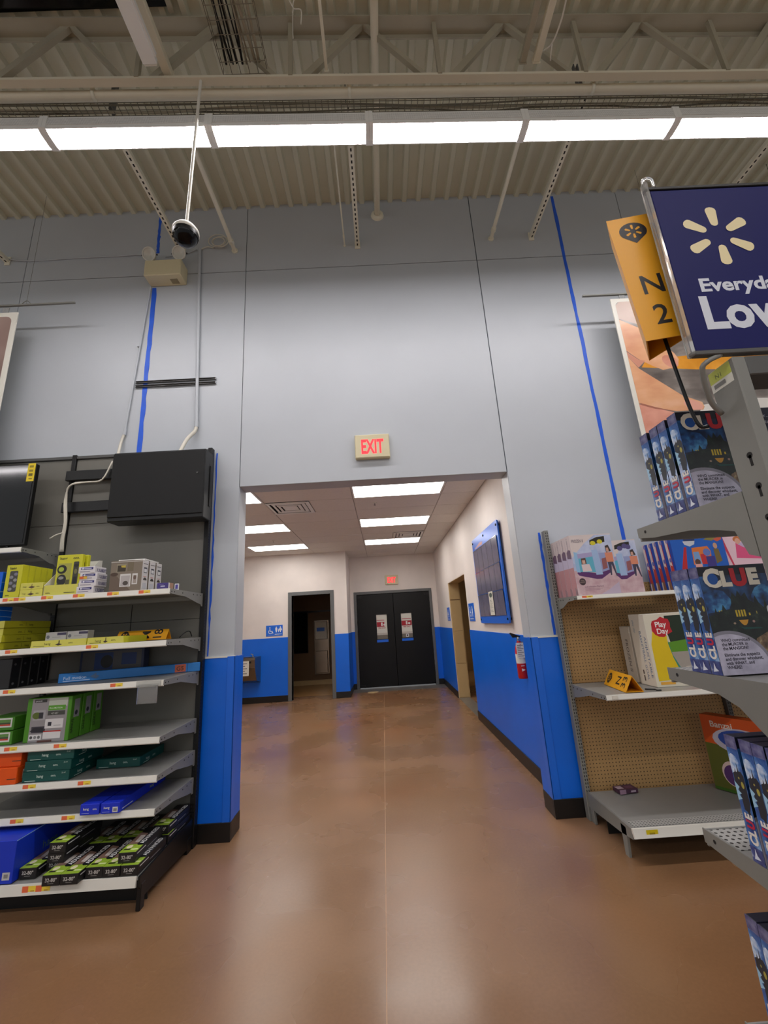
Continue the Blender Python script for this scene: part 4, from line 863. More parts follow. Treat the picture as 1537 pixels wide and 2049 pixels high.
gb = carton('green_mount_box', 'front large green box with product pictures on the fourth shelf', 'box', .31, .105, .285, GRN, (-2.385, 3.19, z4), 0, 'large green boxes',
            F=[('r', .035, .0, .285, .28, (152, 148, 150)), ('r', .05, .255, .135, .275, (60, 60, 58)), ('t', 'SANUS', .055, .259, .015, (200, 200, 200), dict(bold=.02)), ('r', .15, .225, .28, .28, (190, 196, 182)), ('r', .15, .20, .27, .232, (92, 160, 46)), ('t', 'FULL MOTION', .157, .21, .014, (225, 235, 215), dict(bold=.01)), ('r', .15, .168, .27, .196, (70, 72, 66)), ('t', '42"-85"', .175, .175, .016, (210, 210, 205)),
               ('r', .05, .14, .135, .205, (170, 168, 172)), ('e', .075, .17, .03, .022, (92, 110, 40)), ('r', .09, .15, .12, .19, (46, 46, 54)), ('r', .05, .06, .145, .10, (60, 56, 66)), ('p', [(.04, .07), (.07, .095), (.13, .09), (.145, .06)], (38, 36, 44)), ('r', .14, .085, .265, .145, (222, 220, 220)), ('r', .16, .10, .185, .125, (50, 50, 60)), ('r', .20, .10, .25, .104, (160, 160, 160)),
               ('r', .135, .02, .255, .07, (226, 222, 222)), ('r', .135, .062, .255, .07, (190, 50, 45)), ('r', .04, .015, .125, .05, (224, 222, 222)), ('e', .055, .032, .01, .01, (80, 80, 80)), ('e', .082, .032, .01, .01, (140, 140, 140)), ('e', .108, .032, .01, .01, (110, 110, 110)), ('r', .1, .0, .2, .012, (96, 60, 52))],
            R=[('r', .03, .14, .085, .26, (150, 152, 150)), ('e', .055, .17, .014, .016, (50, 50, 60)), ('t', 'SANUS', .035, .04, .03, (40, 60, 25), dict(rot=math.pi / 2, bold=.02))])
row(gb, 3, .118, [None, 'middle large green box behind the pictured one', 'rear large green box in shadow on the fourth shelf'])
gs = carton('green_pack', 'lower small green pack with white label on the fourth shelf', 'pack', .20, .22, .085, (70, 132, 36), (-2.70, 3.17, z4), 0, 'small green packs', F=[('r', 0, .02, .185, .08, (215, 215, 212)), ('r', .09, .03, .175, .07, (96, 140, 70)), ('r', .09, .03, .175, .04, (190, 60, 50)), ('r', .09, .042, .175, .05, (60, 70, 55))])
dup(gs, (-2.715, 3.19, z4 + .088), None, 'upper small green pack with white label on the fourth shelf')
z5 = SZ[4] + .001; TEAL = (0, 76, 70); LT = (200, 220, 210)
tl = carton('teal_box', 'bottom teal box in the stack of three on the fifth shelf', 'box', .31, .34, .062, TEAL, (-2.32, 3.15, z5), 0, 'teal boxes', F=[('t', 'hang', .095, .025, .024, LT, dict(bold=.01)), ('t', 'onn.', .19, .027, .02, LT, dict(bold=.01)), ('r', .02, .006, .09, .009, LT), ('t', '32-47', .26, .043, .012, LT)], R=[('t', 'hang', .08, .02, .026, LT), ('t', 'onn.', .17, .02, .024, LT), ('r', .05, .008, .12, .011, LT)])
dup(tl, (-2.314, 3.15, z5 + .063), None, 'middle teal box in the stack of three on the fifth shelf')
dup(tl, (-2.306, 3.155, z5 + .126), None, 'top teal box in the stack of three on the fifth shelf')
dup(tl, (-1.96, 3.35, z5), None, 'lone teal box in shadow at the back of the fifth shelf')
ob = carton('orange_box', 'lower orange box at the left of the fifth shelf', 'box', .20, .35, .10, (228, 84, 10), (-2.60, 3.13, z5), 0, 'orange boxes', R=[('r', .05, .02, .09, .075, (230, 215, 200)), ('r', .055, .03, .085, .06, (90, 80, 75)), ('r', .11, .04, .16, .05, (240, 190, 150))], F=[('r', .14, .03, .2, .035, (90, 50, 30))])
dup(ob, (-2.607, 3.16, z5 + .101), None, 'upper orange box at the left of the fifth shelf')
z6 = SZ[5] + .001; BLU = (22, 48, 196)
lb = carton('blue_carton', 'left long blue carton jutting over the sixth shelf edge', 'box', .122, .59, .062, BLU, (-1.968, 3.095, z6), 0, 'long blue cartons', F=[('t', 'hang', .02, .028, .02, (225, 225, 210), dict(bold=.01)), ('t', 'onn.', .082, .028, .016, (225, 225, 210), dict(bold=.01)), ('r', .012, .010, .06, .012, (170, 180, 230))], R=[('r', .03, .012, .15, .018, (200, 210, 240)), ('t', 'hang', .36, .02, .03, (190, 205, 120))])
rb = dup(lb, (-1.836, 3.095, z6), None, 'right long blue carton with white barcode label')
obj('barcode_label', printed(MB(), (-.061, -.0012, 0), (1, 0, 0), (0, 0, 1), [('r', .078, .008, .112, .038, (205, 205, 205)), ('r', .084, .014, .106, .03, (130, 130, 130))]), rb)
zb = .191
carton('blue_carton', 'large blue carton at the left end of the bottom shelf', 'box', .30, .62, .225, (18, 52, 190), (-2.475, 2.99, zb), 0, F=[('t', 'onn.', .09, .13, .05, (190, 210, 120), dict(bold=.01)), ('r', .24, .02, .285, .06, (190, 190, 190)), ('r', .25, .03, .275, .05, (130, 130, 130))], R=[('t', 'hang', .22, .08, .07, (90, 120, 110)), ('r', .0, .22, .3, .2245, (150, 190, 250))], T=[('t', 'onn.', .06, .25, .05, (120, 170, 180))])
LG = (146, 178, 52)
def tv(label, x, y, z, rz=0, src=[None]):
    if src[0] is None:
        src[0] = carton('bracket_box', label, 'box', .104, .34, .056, (24, 22, 22), (x, y, z), rz, 'black and green mount boxes',
            F=[('t', '32-80"', .052, .022, .026, (200, 196, 190), dict(al='C', bold=.015)), ('r', .035, .012, .07, .015, (130, 128, 124))],
            T=[('r', 0, 0, .104, .10, LG), ('r', .055, .03, .098, .045, (210, 225, 160)), ('e', .03, .07, .018, .022, (222, 215, 180)), ('r', .01, .03, .05, .045, (36, 30, 26)), ('p', [(.0, .10), (.104, .10), (.055, .24), (.0, .26)], (122, 96, 84)), ('p', [(.03, .13), (.08, .12), (.05, .22), (.02, .22)], (190, 182, 176)), ('p', [(.058, .10), (.072, .085), (.104, .085), (.104, .34), (.058, .34)], (22, 22, 26)),
               ('t', 'ADVANCED', .096, .105, .042, (225, 225, 225), dict(rot=math.pi / 2, bold=.02, w=.215))],
            R=[('r', .02, .036, .12, .042, (200, 200, 200)), ('r', .14, .02, .26, .023, (150, 150, 150))])
        return src[0]
    return dup(src[0], (x, y, z), rz, label)
tv('black and green box jutting furthest over the bottom shelf edge, left one', -2.048, 2.93, zb + .002)
tv('black and green box jutting furthest over the bottom shelf edge, right one', -1.942, 2.93, zb + .002)
tv('black and green box resting against the large blue carton', -2.265, 3.03, zb + .002, .02)
tv('black and green box lying under the raised left pair', -2.155, 3.10, zb + .002)
tv('lower of the raised black and green boxes left of center', -2.125, 3.06, zb + .06, -.02)
tv('upper of the raised black and green boxes left of center', -2.115, 3.05, zb + .118, -.03)
tv('black and green box third from the right end of the bottom shelf', -1.832, 2.985, zb + .002)
tv('black and green box second from the right end of the bottom shelf', -1.726, 2.98, zb + .002)
tv('lower black and green box at the right end of the bottom shelf', -1.618, 2.98, zb + .002)
tv('black and green box stacked on top at the right end of the bottom shelf', -1.65, 3.0, zb + .06, .02)
for k, x in enumerate((-2.05, -1.942, -1.832, -1.724)):
    tv('shadowed back row black and green box, %s from the left on the bottom shelf' % ('first', 'second', 'third', 'fourth')[k], x, 3.345 if k > 1 else 3.29, zb + .002)
tv('lower back row black and green box beside the shelf foot', -1.618, 3.345, zb + .002)
tv('upper back row black and green box beside the shelf foot', -1.622, 3.35, zb + .06)
# ================================================================== RIGHT WALL SHELVING
GR = thing('shelving_unit', 'grey pegboard wall shelving on the right of the opening', 'shelving', (0, 0, 0))
for x, m_ in ((1.517, 'grey_metal'), (2.79, 'grey_dark_metal'), (4.06, 'grey_dark_metal')):
    u = obj('upright', MB().box(x - .02, x + .02, 3.70, 3.76, 0, 2.29, m_, .003), GR)
    m = MB(); slots(m, x - .006, 3.70, .2, 2.26, .006); slots(m, x + .01, 3.70, .2, 2.26, .006)
    s = obj('slots', m, u); s['kind'] = 'stuff'
for a, b in ((1.54, 2.768), (2.812, 4.04)):
    for z0, z1_ in ((.18, .98), (.983, 1.78)): obj('pegboard_panel', MB().box(a, b, 3.735, 3.745, z0, z1_, 'pegboard', .002), GR)
    shelf(GR, a - .018, b, 3.315, 3.70, 1.684, .032, (a + .02,) if a < 2 else (), side=-1, drop=.105, brm='grey_metal')
    s = shelf(GR, a - .018, b, 3.135, 3.70, .988, .036, (), side=-1, drop=.11, brm='grey_metal')
    bs = obj('base_shelf', MB().box(a - .018, b, 3.09, 3.70, .18, .20, 'shelf_grey', .003), GR)
    obj('price_channel', MB().prism([(3.10, .204), (3.085, .204), (3.07, .155), (3.085, .15), (3.10, .18)], 'x', a - .03, b, 'lip_white'), bs)
    obj('front_grille', MB().box(a, b, 3.12, 3.20, .2, .2015, 'perforated_shelf'), bs)
    obj('side_plate', MB().prism([(3.10, .20), (3.10, .14), (3.26, .12), (3.62, .10), (3.70, .10), (3.70, .20)], 'x', a - .03, a - .018, 'grey_metal'), bs)
    obj('foot', MB().prism([(3.19, 0), (3.235, 0), (3.235, .18), (3.17, .18)], 'x', a - .03, a - .014, 'grey_metal'), bs); obj('foot', MB().box(a - .03, a - .01, 3.64, 3.69, 0, .10, 'grey_metal', .003), bs)
    obj('kick_plate', MB().box(a, b, 3.50, 3.51, 0, .18, 'black_matte'), bs)  # black colour stands in for the shaded void under the base shelf
    if a < 2: obj('shelf_label', printed(MB(), (a + .05, 3.076, .158), (1, 0, 0), (0, 0, 1), [('r', 0, 0, .075, .04, (226, 206, 20)), ('r', .02, .015, .055, .025, (170, 150, 20))]), bs)
obj('white_label', MB().box(1.56, 1.60, 3.132, 3.135, .96, .985, 'white_plastic'), s)
# ---------------------------------------------------------------- products, right
zs1 = 1.685
LAV, SKY = (196, 190, 214), (176, 192, 222)
def playhouse(w, h, x0=0.0):
    it = [('r', 0, 0, w, h, (218, 204, 200)), ('p', [(0, 0), (w, 0), (w, h * .46), (0, h * .40)], 'pink_wash'), ('p', [(0, h * .40), (w, h * .46), (w, h * .98), (w * .62, h * .99), (w * .35, h * .86), (0, h * .62)], 'ice_wash')]
    def X(u): return (u - x0) * .34
    def P(L, c): it.append(('p', [(min(max(X(a), 0), w), b * h) for a, b in L], c))
    P([(.47, .82), (.84, .86), (.85, .96), (.66, .95), (.48, .90)], (36, 30, 22))
    if x0 == 0:
        for a, b in ((.55, .85), (.72, .87)): it.append(('e', X(a), b * h, .022, .018, (212, 200, 40)))
    else:
        for a, b in ((.6, .84), (.72, .88), (.8, .86)): it.append(('e', X(a), b * h, .022, .02, (86, 76, 130)))
    P([(.06, .36), (.10, .32), (.5, .25), (.62, .25), (.88, .36), (.88, .40), (.55, .34), (.1, .40)], (92, 44, 104))
    P([(.12, .38), (.12, .62), (.5, .64), (.5, .36)], (96, 178, 202)); P([(.05, .38), (.05, .72), (.14, .70), (.14, .37)], (150, 190, 224)); P([(.13, .60), (.13, .68), (.55, .70), (.55, .63)], (170, 160, 200))
    P([(.5, .32), (.48, .74), (.62, .74), (.66, .32)], (162, 188, 224)); P([(.66, .36), (.64, .68), (.86, .68), (.86, .40)], (150, 160, 204)); P([(.68, .40), (.69, .58), (.80, .60), (.80, .42)], (150, 90, 92))
    P([(.20, .38), (.19, .50), (.38, .50), (.42, .38)], (226, 206, 206)); P([(.2, .50), (.2, .6), (.31, .61), (.32, .51)], (98, 66, 56)); P([(.22, .51), (.22, .57), (.29, .57), (.29, .51)], (214, 170, 150))
    P([(.80, .52), (.79, .68), (.97, .68), (.97, .52)], (222, 140, 108)); P([(.82, .52), (.84, .30), (.87, .30), (.90, .48), (.97, .28), (.995, .28), (.95, .52)], (66, 62, 84)); P([(.83, .68), (.82, .79), (.9, .81), (.95, .70)], (58, 42, 40)); P([(.835, .69), (.84, .76), (.89, .76), (.90, .69)], (206, 160, 140))
    return it
it = playhouse(.34, .48)
it += [('t', 'FROZEN II', .015, .42, .034, (86, 74, 96), dict(w=.095)), ('e', .05, .105, .026, .028, (70, 52, 56)), ('r', .03, .10, .07, .104, (170, 150, 140)), ('r', .035, .112, .065, .115, (170, 150, 140)), ('t', 'Soft Inflatable Playland', .06, .058, .018, (150, 110, 130), dict(w=.15)), ('r', .06, .045, .2, .048, (176, 140, 152)), ('r', .06, .036, .18, .039, (176, 140, 152)), ('p', [(.18, .0), (.245, .03), (.34, .09), (.34, 0)], (196, 180, 200))]
side = [('r', 0, 0, .09, .48, (214, 200, 200)), ('r', 0, .0, .09, .26, (190, 138, 142)), ('r', .0, .22, .09, .32, (198, 190, 216)), ('p', [(.01, .30), (.08, .29), (.08, .36), (.04, .37), (.01, .35)], (110, 84, 110)), ('r', .06, 0, .068, .06, (120, 120, 130)), ('r', .078, 0, .085, .05, (120, 120, 130)), ('t', 'FROZEN II', .05, .37, .022, (120, 110, 130), dict(rot=math.pi / 2, w=.09))]
fb = carton('toy_box', 'front pink and lavender playhouse toy box by the right upright', 'toy box', .335, .092, .48, (206, 190, 204), (1.712, 3.335, zs1), 0, 'playhouse toy boxes', F=it, L=side)
row(fb, 4, .0955, [None] + ['%s playhouse toy box behind the front one by the right upright' % o for o in ORD[1:]])
it = playhouse(.195, .42, .42)
carton('toy_box', 'narrower lavender toy box with purple balls in its window', 'toy box', .195, .10, .42, (200, 190, 208), (1.978, 3.335, zs1), 0, F=it)
def pup_front(w, h):
    return [('r', 0, 0, w, h, (20, 92, 190)), ('p', [(.03, .1), (.08, .1), (.12, h * .8), (.10, h * .8)], (190, 30, 40)), ('p', [(.10, h * .92), (.2, h * .92), (.19, h * .85), (.15, h * .81), (.11, h * .85)], (200, 205, 215)), ('r', .11, h * .92, .2, h * .97, (30, 50, 100)), ('p', [(.27, h * .93), (.32, h * .99), (.38, h * .95), (.34, h * .9)], (140, 130, 60)), ('p', [(.35, h * .93), (.42, h * .99), (.42, h * .92), (.38, h * .88)], (210, 90, 60)),
            ('p', [(.15, h * .45), (.16, h * .78), (.29, h * .80), (.31, h * .70), (.30, h * .45)], (224, 120, 50)), ('p', [(.16, h * .42), (.165, h * .70), (.21, h * .70), (.22, h * .42)], (120, 160, 210)), ('p', [(.22, h * .45), (.22, h * .65), (.26, h * .65), (.26, h * .45)], (196, 40, 50)), ('e', .275, h * .68, .03, .03, (100, 120, 190)), ('r', .26, h * .40, .33, h * .60, (60, 50, 130)),
            ('e', .185, h * .50, .022, .024, (90, 60, 50)), ('r', .16, h * .40, .215, h * .46, (232, 170, 160)), ('e', .355, h * .80, .017, .024, (206, 160, 130)), ('p', [(.335, h * .74), (.375, h * .74), (.385, h * .5), (.335, h * .45)], (120, 100, 50)), ('p', [(.02, .0), (.2, .0), (.2, .06), (.02, .05)], (180, 120, 70)), ('r', .21, h * .35, .25, h * .4, (230, 225, 215))]
pl = [('r', 0, 0, .07, .41, (24, 70, 170)), ('p', [(.0, .41), (.03, .41), (.045, .0), (.018, .0)], (226, 206, 196)), ('p', [(.03, .41), (.038, .41), (.055, .0), (.045, .0)], (190, 40, 45)), ('p', [(.012, .0), (.05, .0), (.045, .18), (.014, .2)], (196, 60, 50)), ('e', .03, .235, .014, .018, (110, 110, 170)), ('e', .03, .39, .014, .018, (140, 130, 180)), ('p', [(.01, 0), (.06, 0), (.05, .07), (.02, .08)], (150, 104, 76)), ('r', .01, .0, .025, .07, (222, 210, 205))]
pw = carton('toy_box', 'front blue and red toy box in the row of striped spines', 'toy box', .43, .073, .41, (28, 76, 172), (2.57, 3.325, zs1), 0, 'blue toy boxes', F=pup_front(.43, .41), L=pl)
row(pw, 5, .0748, [None] + ['%s blue toy box from the front, showing its striped spine' % o for o in ORD[1:]])
carton('toy_box', 'pink toy box right of the blue toy boxes', 'toy box', .40, .12, .41, (232, 190, 206), (2.99, 3.335, zs1), 0, F=[('r', 0, 0, .4, .41, (236, 200, 212)), ('p', [(.08, .22), (.10, .34), (.16, .30), (.3, .30), (.32, .2)], (226, 84, 134)), ('e', .12, .37, .035, .025, (206, 120, 60)), ('e', .12, .355, .022, .024, (226, 170, 150)), ('p', [(.12, .33), (.2, .37), (.3, .35), (.3, .3), (.16, .30)], (200, 180, 214)), ('e', .24, .32, .04, .03, (240, 200, 190)), ('p', [(.0, .41), (.06, .1), (.05, .1), (.0, .3)], (210, 60, 90))])
zs2 = .989
curve = lambda a, b, n=10: [(.10 + .10 * (1 - i / n) ** 2 + a, .5 * i / n + b) for i in range(n + 1)]
F_ = [('r', 0, 0, .46, .52, (222, 216, 196)), ('p', [(.17, .30), (.44, .30), (.44, .505), (.16, .505), (.155, .4)], (26, 44, 24)), ('p', [(.155, .235), (.44, .22), (.44, .34), (.15, .31)], (92, 150, 30)), ('p', [(.16, .06), (.44, .06), (.44, .24), (.155, .24)], (168, 160, 150)),
      ('p', [(.215, .06), (.235, .06), (.165, .22), (.152, .32), (.145, .3), (.155, .2)], (50, 140, 120)), ('p', [(.02, .04), (.215, .05), (.165, .2), (.148, .3), (.15, .42), (.06, .44), (.02, .3)], (228, 196, 10)), ('e', .40, .29, .028, .036, (190, 140, 100)), ('p', [(.38, .08), (.44, .08), (.43, .27), (.385, .27)], (226, 200, 150)),
      ('p', ellipse(.27, .075, .095, .06, 18), (226, 216, 200)), ('p', ellipse(.27, .073, .088, .054, 18), (208, 66, 40)), ('t', 'Adjustable', .27, .085, .02, (240, 220, 210), dict(al='C')), ('p', [(.045, .40), (.05, .45), (.06, .47), (.10, .48), (.13, .50), (.16, .485), (.185, .48), (.195, .45), (.19, .42), (.20, .385), (.165, .37), (.13, .35), (.09, .355), (.065, .37)], (190, 26, 40)),
      ('t', 'Play', .12, .425, .055, (245, 240, 238), dict(al='C', bold=.02)), ('t', 'Day', .125, .375, .055, (245, 240, 238), dict(al='C', bold=.02)), ('r', .03, .015, .14, .035, (230, 170, 60))]
L_ = [('t', 'ADJUSTABLE', .155, .36, .034, (50, 96, 140), dict(rot=-math.pi / 2, w=.30)), ('t', 'BASKETBALL GOAL', .105, .40, .034, (50, 96, 140), dict(rot=-math.pi / 2, w=.36)), ('t', 'play day', .04, .48, .03, (130, 160, 180), dict(rot=-math.pi / 2)), ('r', .06, .03, .075, .07, (90, 80, 75)), ('r', .06, .08, .075, .11, (90, 80, 75))]
carton('goal_box', 'white and yellow box with a red badge on the right middle shelf', 'toy box', .46, .20, .525, (226, 220, 206), (2.222, 3.30, zs2), 0, F=F_, L=L_)
carton('goal_box', 'plain grey box behind the white and yellow red-badge box', 'toy box', .40, .14, .43, (200, 192, 178), (2.196, 3.535, zs2), 0, L=[('t', 'FROZEN II', .055, .33, .05, (70, 60, 62), dict(rot=-math.pi / 2, w=.25))])
ax = (Vector((1.80, 3.56, 0)) - Vector((1.75, 3.17, 0))).normalized(); left = Vector((-ax.y, ax.x, 0))
nrm = (left * math.cos(math.radians(30)) + Vector((0, 0, 1)) * math.sin(math.radians(30)))
yc_ = -nrm; xc_ = yc_.cross(ax)
S_ = .125
marker('yellow folded aisle marker reading N 33 on the right shelf', 'N', '33', Vector((1.745, 3.17, zs2)) + left * (S_ * .25) + Vector((0, 0, S_ * .433 + .002)), Matrix((xc_, yc_, ax)).transposed(), .40, S_)
tag(obj('wire_hook', MB().tube([(1.86, 3.24, zs2 + .006), (1.91, 3.20, zs2 + .006), (1.905, 3.175, zs2 + .006), (1.93, 3.16, zs2 + .006)], .005, 'black_metal', 6)), 'bent black wire hook beside the N 33 marker', 'hook')
zb2 = .206
carton('small_packet', 'small purple packet lying alone on the empty bottom right shelf', 'packet', .15, .09, .03, (70, 40, 62), (1.79, 3.60, zb2), .1, F=[('r', .0, 0, .05, .03, (150, 120, 140)), ('r', .09, .008, .13, .02, (170, 150, 165))], T=[('r', .0, .02, .05, .07, (180, 160, 175)), ('r', .07, .02, .13, .06, (100, 60, 90))])
carton('toy_box', 'orange and green toy box leaning into view on the bottom right shelf', 'toy box', .52, .10, .52, (196, 84, 26), (2.566, 3.363, zb2), -1.12, F=[('r', 0, 0, .52, .52, (92, 96, 30)), ('p', [(0, .32), (.52, .3), (.52, .52), (0, .52)], (206, 82, 20)), ('p', ellipse(.26, .36, .2, .09, 20), (190, 185, 200)), ('p', ellipse(.27, .37, .17, .07, 20), (40, 74, 160)), ('t', 'Banzai', .06, .44, .06, (225, 215, 205), dict(bold=.02)), ('p', [(.14, .12), (.3, .08), (.36, .28), (.16, .34)], (40, 40, 120)), ('p', [(.2, .25), (.36, .2), (.38, .3), (.2, .32)], (170, 30, 40)), ('p', [(.24, .12), (.4, .06), (.42, .12), (.24, .19)], (210, 196, 40)),
       ('p', ellipse(.15, .13, .075, .085, 20), (226, 200, 190)), ('p', ellipse(.15, .12, .065, .07, 20), (88, 50, 110)), ('p', ellipse(.31, .08, .075, .075, 20), (226, 200, 190)), ('p', ellipse(.31, .08, .065, .065, 20), (90, 80, 110)), ('r', 0, 0, .52, .02, (60, 100, 20))])

# ================================================================== NEAR END UNIT (right foreground)
EX0, EX1 = 1.0, 1.92
EC = thing('end_shelving', 'grey metal end shelf unit full of board games at the right edge', 'shelving', (0, 0, 0))
m = MB()
for x in (EX0, EX1 - .036):
    u = obj('post', MB().box(x, x + .036, 1.0, 1.09, 0, 2.228, 'grey_metal', .003), EC)
    m = MB(); z = .25
    while z < 2.0:
        for sx in ((x - .0004,) if x == EX0 else (x + .0364,)):
            m.cyl((sx, 1.035, z), (sx + .0006, 1.035, z), .009, 'slot_dark', 10).box(sx, sx + .0006, 1.031, 1.039, z - .03, z, 'slot_dark')
        z += .085
    obj('keyholes', m, u)['kind'] = 'stuff'
obj('top_bar', MB().box(EX0 + .036, EX1 - .036, 1.0, 1.09, 2.17, 2.228, 'grey_dark_metal', .003), EC)
obj('bottom_bar', MB().box(EX0 + .036, EX1 - .036, 1.0, 1.09, .03, .12, 'grey_dark_metal', .003), EC)
lab_ = obj('shelf_label', printed(MB(), (EX0, 1.088, 2.163), (0, -1, 0), (0, 0, 1), [('r', 0, 0, .075, .062, (222, 222, 210)), ('r', 0, .026, .075, .062, (196, 206, 90)), ('t', 'N1', .02, .034, .02, (90, 100, 50)), ('r', .01, .008, .05, .02, (130, 130, 125))]), EC, label='yellow and white shelf label reading N1')
EZ = [1.866, 1.362, .868, .372]
for z in EZ:
    s = obj('shelf', MB().box(EX0 + .004, EX1 - .004, 1.09, 1.572, z - .02, z - .004, 'shelf_grey', .002), EC)
    obj('front_strip', MB().box(EX0 + .012, EX1 - .012, 1.44, 1.565, z - .004, z - .0025, 'perforated_shelf').box(EX0 + .004, EX1 - .004, 1.568, 1.577, z - .05, z - .002, 'shelf_grey', .002), s)
    for x in (EX0, EX1 - .004):
        prof = [(1.577, -.036), (1.49, -.05), (1.31, -.062), (1.20, -.085), (1.145, -.10), (1.12, -.17), (1.09, -.18)] if z > 1.8 else [(1.577, -.04), (1.36, -.055), (1.29, -.08), (1.22, -.14), (1.15, -.18), (1.09, -.19)]
        obj('bracket', MB().prism([(1.577, z)] + [(y, z + d) for y, d in prof] + [(1.09, z)], 'x', x, x + .004, 'grey_metal'), s)
    obj('bracket_hole', MB().cyl((EX0 - .0006, 1.53, z - .02), (EX0 + .0006, 1.53, z - .02), .006, 'slot_dark', 10), s)
# board games
CB = (20, 24, 44); GW = (222, 216, 200); RD = (186, 26, 40)
cw, ch, cd = .215, .324, .0405
CF = [('r', 0, 0, cw, ch, 'night_sky'), ('r', 0, ch - .03, cw, ch, (14, 17, 34)), ('p', [(0, .18), (.07, .19), (.085, .215), (.065, .245), (.04, .252), (0, .24)], 'night_glow'), ('p', [(.14, .19), (cw, .18), (cw, .255), (.19, .262), (.165, .25), (.15, .23)], 'night_glow'),
      ('p', [(0, .05), (0, .172), (.02, .176), (.026, .196), (.03, .178), (.045, .186), (.052, .205), (.06, .186), (.078, .192), (.082, .222), (.09, .24), (.1, .226), (.108, .246), (.116, .226), (.13, .238), (.136, .216), (.15, .206), (.158, .228), (.166, .205), (.178, .19), (.186, .215), (.192, .186), (cw, .168), (cw, .05)], 'night_garden')] + [('r', .086 + .0085 * i, .166, .0915 + .0085 * i, .186, (186, 160, 44)) for i in range(4)] + [('p', [(.09, .156), (.12, .156), (.115, .146), (.109, .14), (.102, .14), (.096, .146)], (190, 138, 46)), ('r', .126, .168, .131, .176, (186, 160, 44)), ('r', .035, .184, .039, .188, (170, 160, 50)), ('r', .042, .185, .046, .188, (170, 160, 50)), ('r', .15, .172, .153, .18, (150, 140, 70)), ('e', .075, .147, .004, .003, (150, 130, 110)), ('e', .135, .15, .004, .004, (150, 120, 110)),
      ('p', [(.09, .135), (.15, .132), (.16, .128), (.1, .128)], (22, 66, 62)), ('p', [(.11, .06), (.13, .10), (.17, .118), (cw, .112), (cw, .05)], 'garden_path'), ('p', [(.17, .108), (.19, .118), (cw, .124), (cw, .112)], (206, 196, 140)), ('p', [(.178, .092), (cw, .104), (cw, .092), (.2, .084)], (204, 196, 168)), ('p', rrect(.186, .145, .206, .195, .008), (196, 200, 206)), ('p', [(.16, .0), (.15, .04), (.168, .07), (.19, .05), (cw, .03), (cw, 0)], (26, 24, 26)),
      ('p', [(0, 0), (.155, 0)] + ellipse(.04, .012, .122, .115, 18, 0, 1.9) + [(0, .12)], (128, 126, 138)), ('p', [(0, 0), (.147, 0)] + ellipse(.04, .010, .114, .107, 18, 0, 1.9) + [(0, .11)], 'lens_grey'),
      ('t', 'C', .012, .262, .074, GW, dict(bold=.065)), ('e', .041, .284, .0165, .0175, (24, 80, 158)), ('t', 'L', .066, .262, .062, GW, dict(bold=.065)), ('t', 'U', .099, .262, .07, RD, dict(bold=.065)), ('t', 'E', .152, .264, .066, GW, dict(bold=.065))]
for i, (s, b) in enumerate((('WHO committed', 1), ('the MURDER in', 1), ('the MANSION?', 1), ('', 0), ('Eliminate the suspects', 0), ('and discover whodunit,', 0), ('with WHAT, and', 1), ('WHERE!', 1))):
    if s: CF.append(('t', s, .018, .095 - .0118 * i + (.005 if i > 3 else 0), .0128, (40, 34, 48), dict(bold=.02, sx=.95)))
CL = [('r', 0, 0, cd, ch, 'spine_sky'), ('r', 0, .29, cd, ch, 'spine_top'), ('p', [(0, .22), (0, .268), (.012, .275), (.026, .27), (.032, .255), (.024, .232), (.01, .222)], 'spine_cloud'),
      ('p', [(.014, .13), (.013, .165), (.008, .19), (.002, .2), (.003, .222), (.01, .226), (.012, .236), (.015, .226), (.02, .23), (.022, .256), (.025, .23), (.032, .232), (.039, .222), (.039, .15), (.032, .13), (.036, .10), (.03, .112), (.022, .128)], (44, 48, 56)), ('e', .028, .196, .005, .009, (176, 166, 76)), ('e', .02, .212, .003, .003, (160, 150, 80)),
      ('p', [(0, .15), (.016, .158), (.007, .166), (.018, .172), (.006, .178), (.015, .188), (0, .2)], (158, 202, 230)), ('r', 0, 0, cd, .04, 'spine_low'), ('p', [(.008, .008), (.013, .022), (.016, .036), (.02, .02), (.03, .012), (.02, .01)], (220, 228, 240)),
      ('t', 'CL', .034, .045, .036, (232, 228, 220), dict(rot=math.pi / 2, bold=.05, w=.04)), ('t', 'U', .034, .086, .034, (190, 40, 70), dict(rot=math.pi / 2, bold=.06, w=.02)), ('t', 'E', .034, .108, .034, (232, 228, 220), dict(rot=math.pi / 2, bold=.05, w=.015))]
cl0 = carton('board_game', 'front dark mansion board game facing the camera on the top shelf', 'board game', cw, cd, ch, CB, (EX0 + cw / 2 + .002, 1.25, EZ[0] + .001), 0, 'board games', F=CF, L=CL)
for k, y in enumerate((1.304, 1.348, 1.405)): dup(cl0, (EX0 + cw / 2 + .002, y, EZ[0] + .001), None, '%s mansion board game from the front on the top shelf, spine showing' % ORD[k + 1])
dup(cl0, (EX0 + cw / 2 + .003, 1.325, EZ[1] + .001), None, 'front dark mansion board game facing the camera on the second shelf')
for k, y in enumerate((1.3665, 1.4075)): dup(cl0, (EX0 + cw / 2 + .001, y, EZ[1] + .001), None, '%s mansion board game from the front on the second shelf, spine showing' % ORD[k + 1])
for k, y in enumerate((1.34, 1.288, 1.246, 1.20)): dup(cl0, (EX0 + cw / 2 + .001, y, EZ[2] + .001), None, ['mansion board game standing farthest from the camera on the third shelf', 'mansion board game second from the far end of the third shelf', 'mansion board game third from the far end of the third shelf', 'mansion board game nearest the camera on the third shelf'][k])
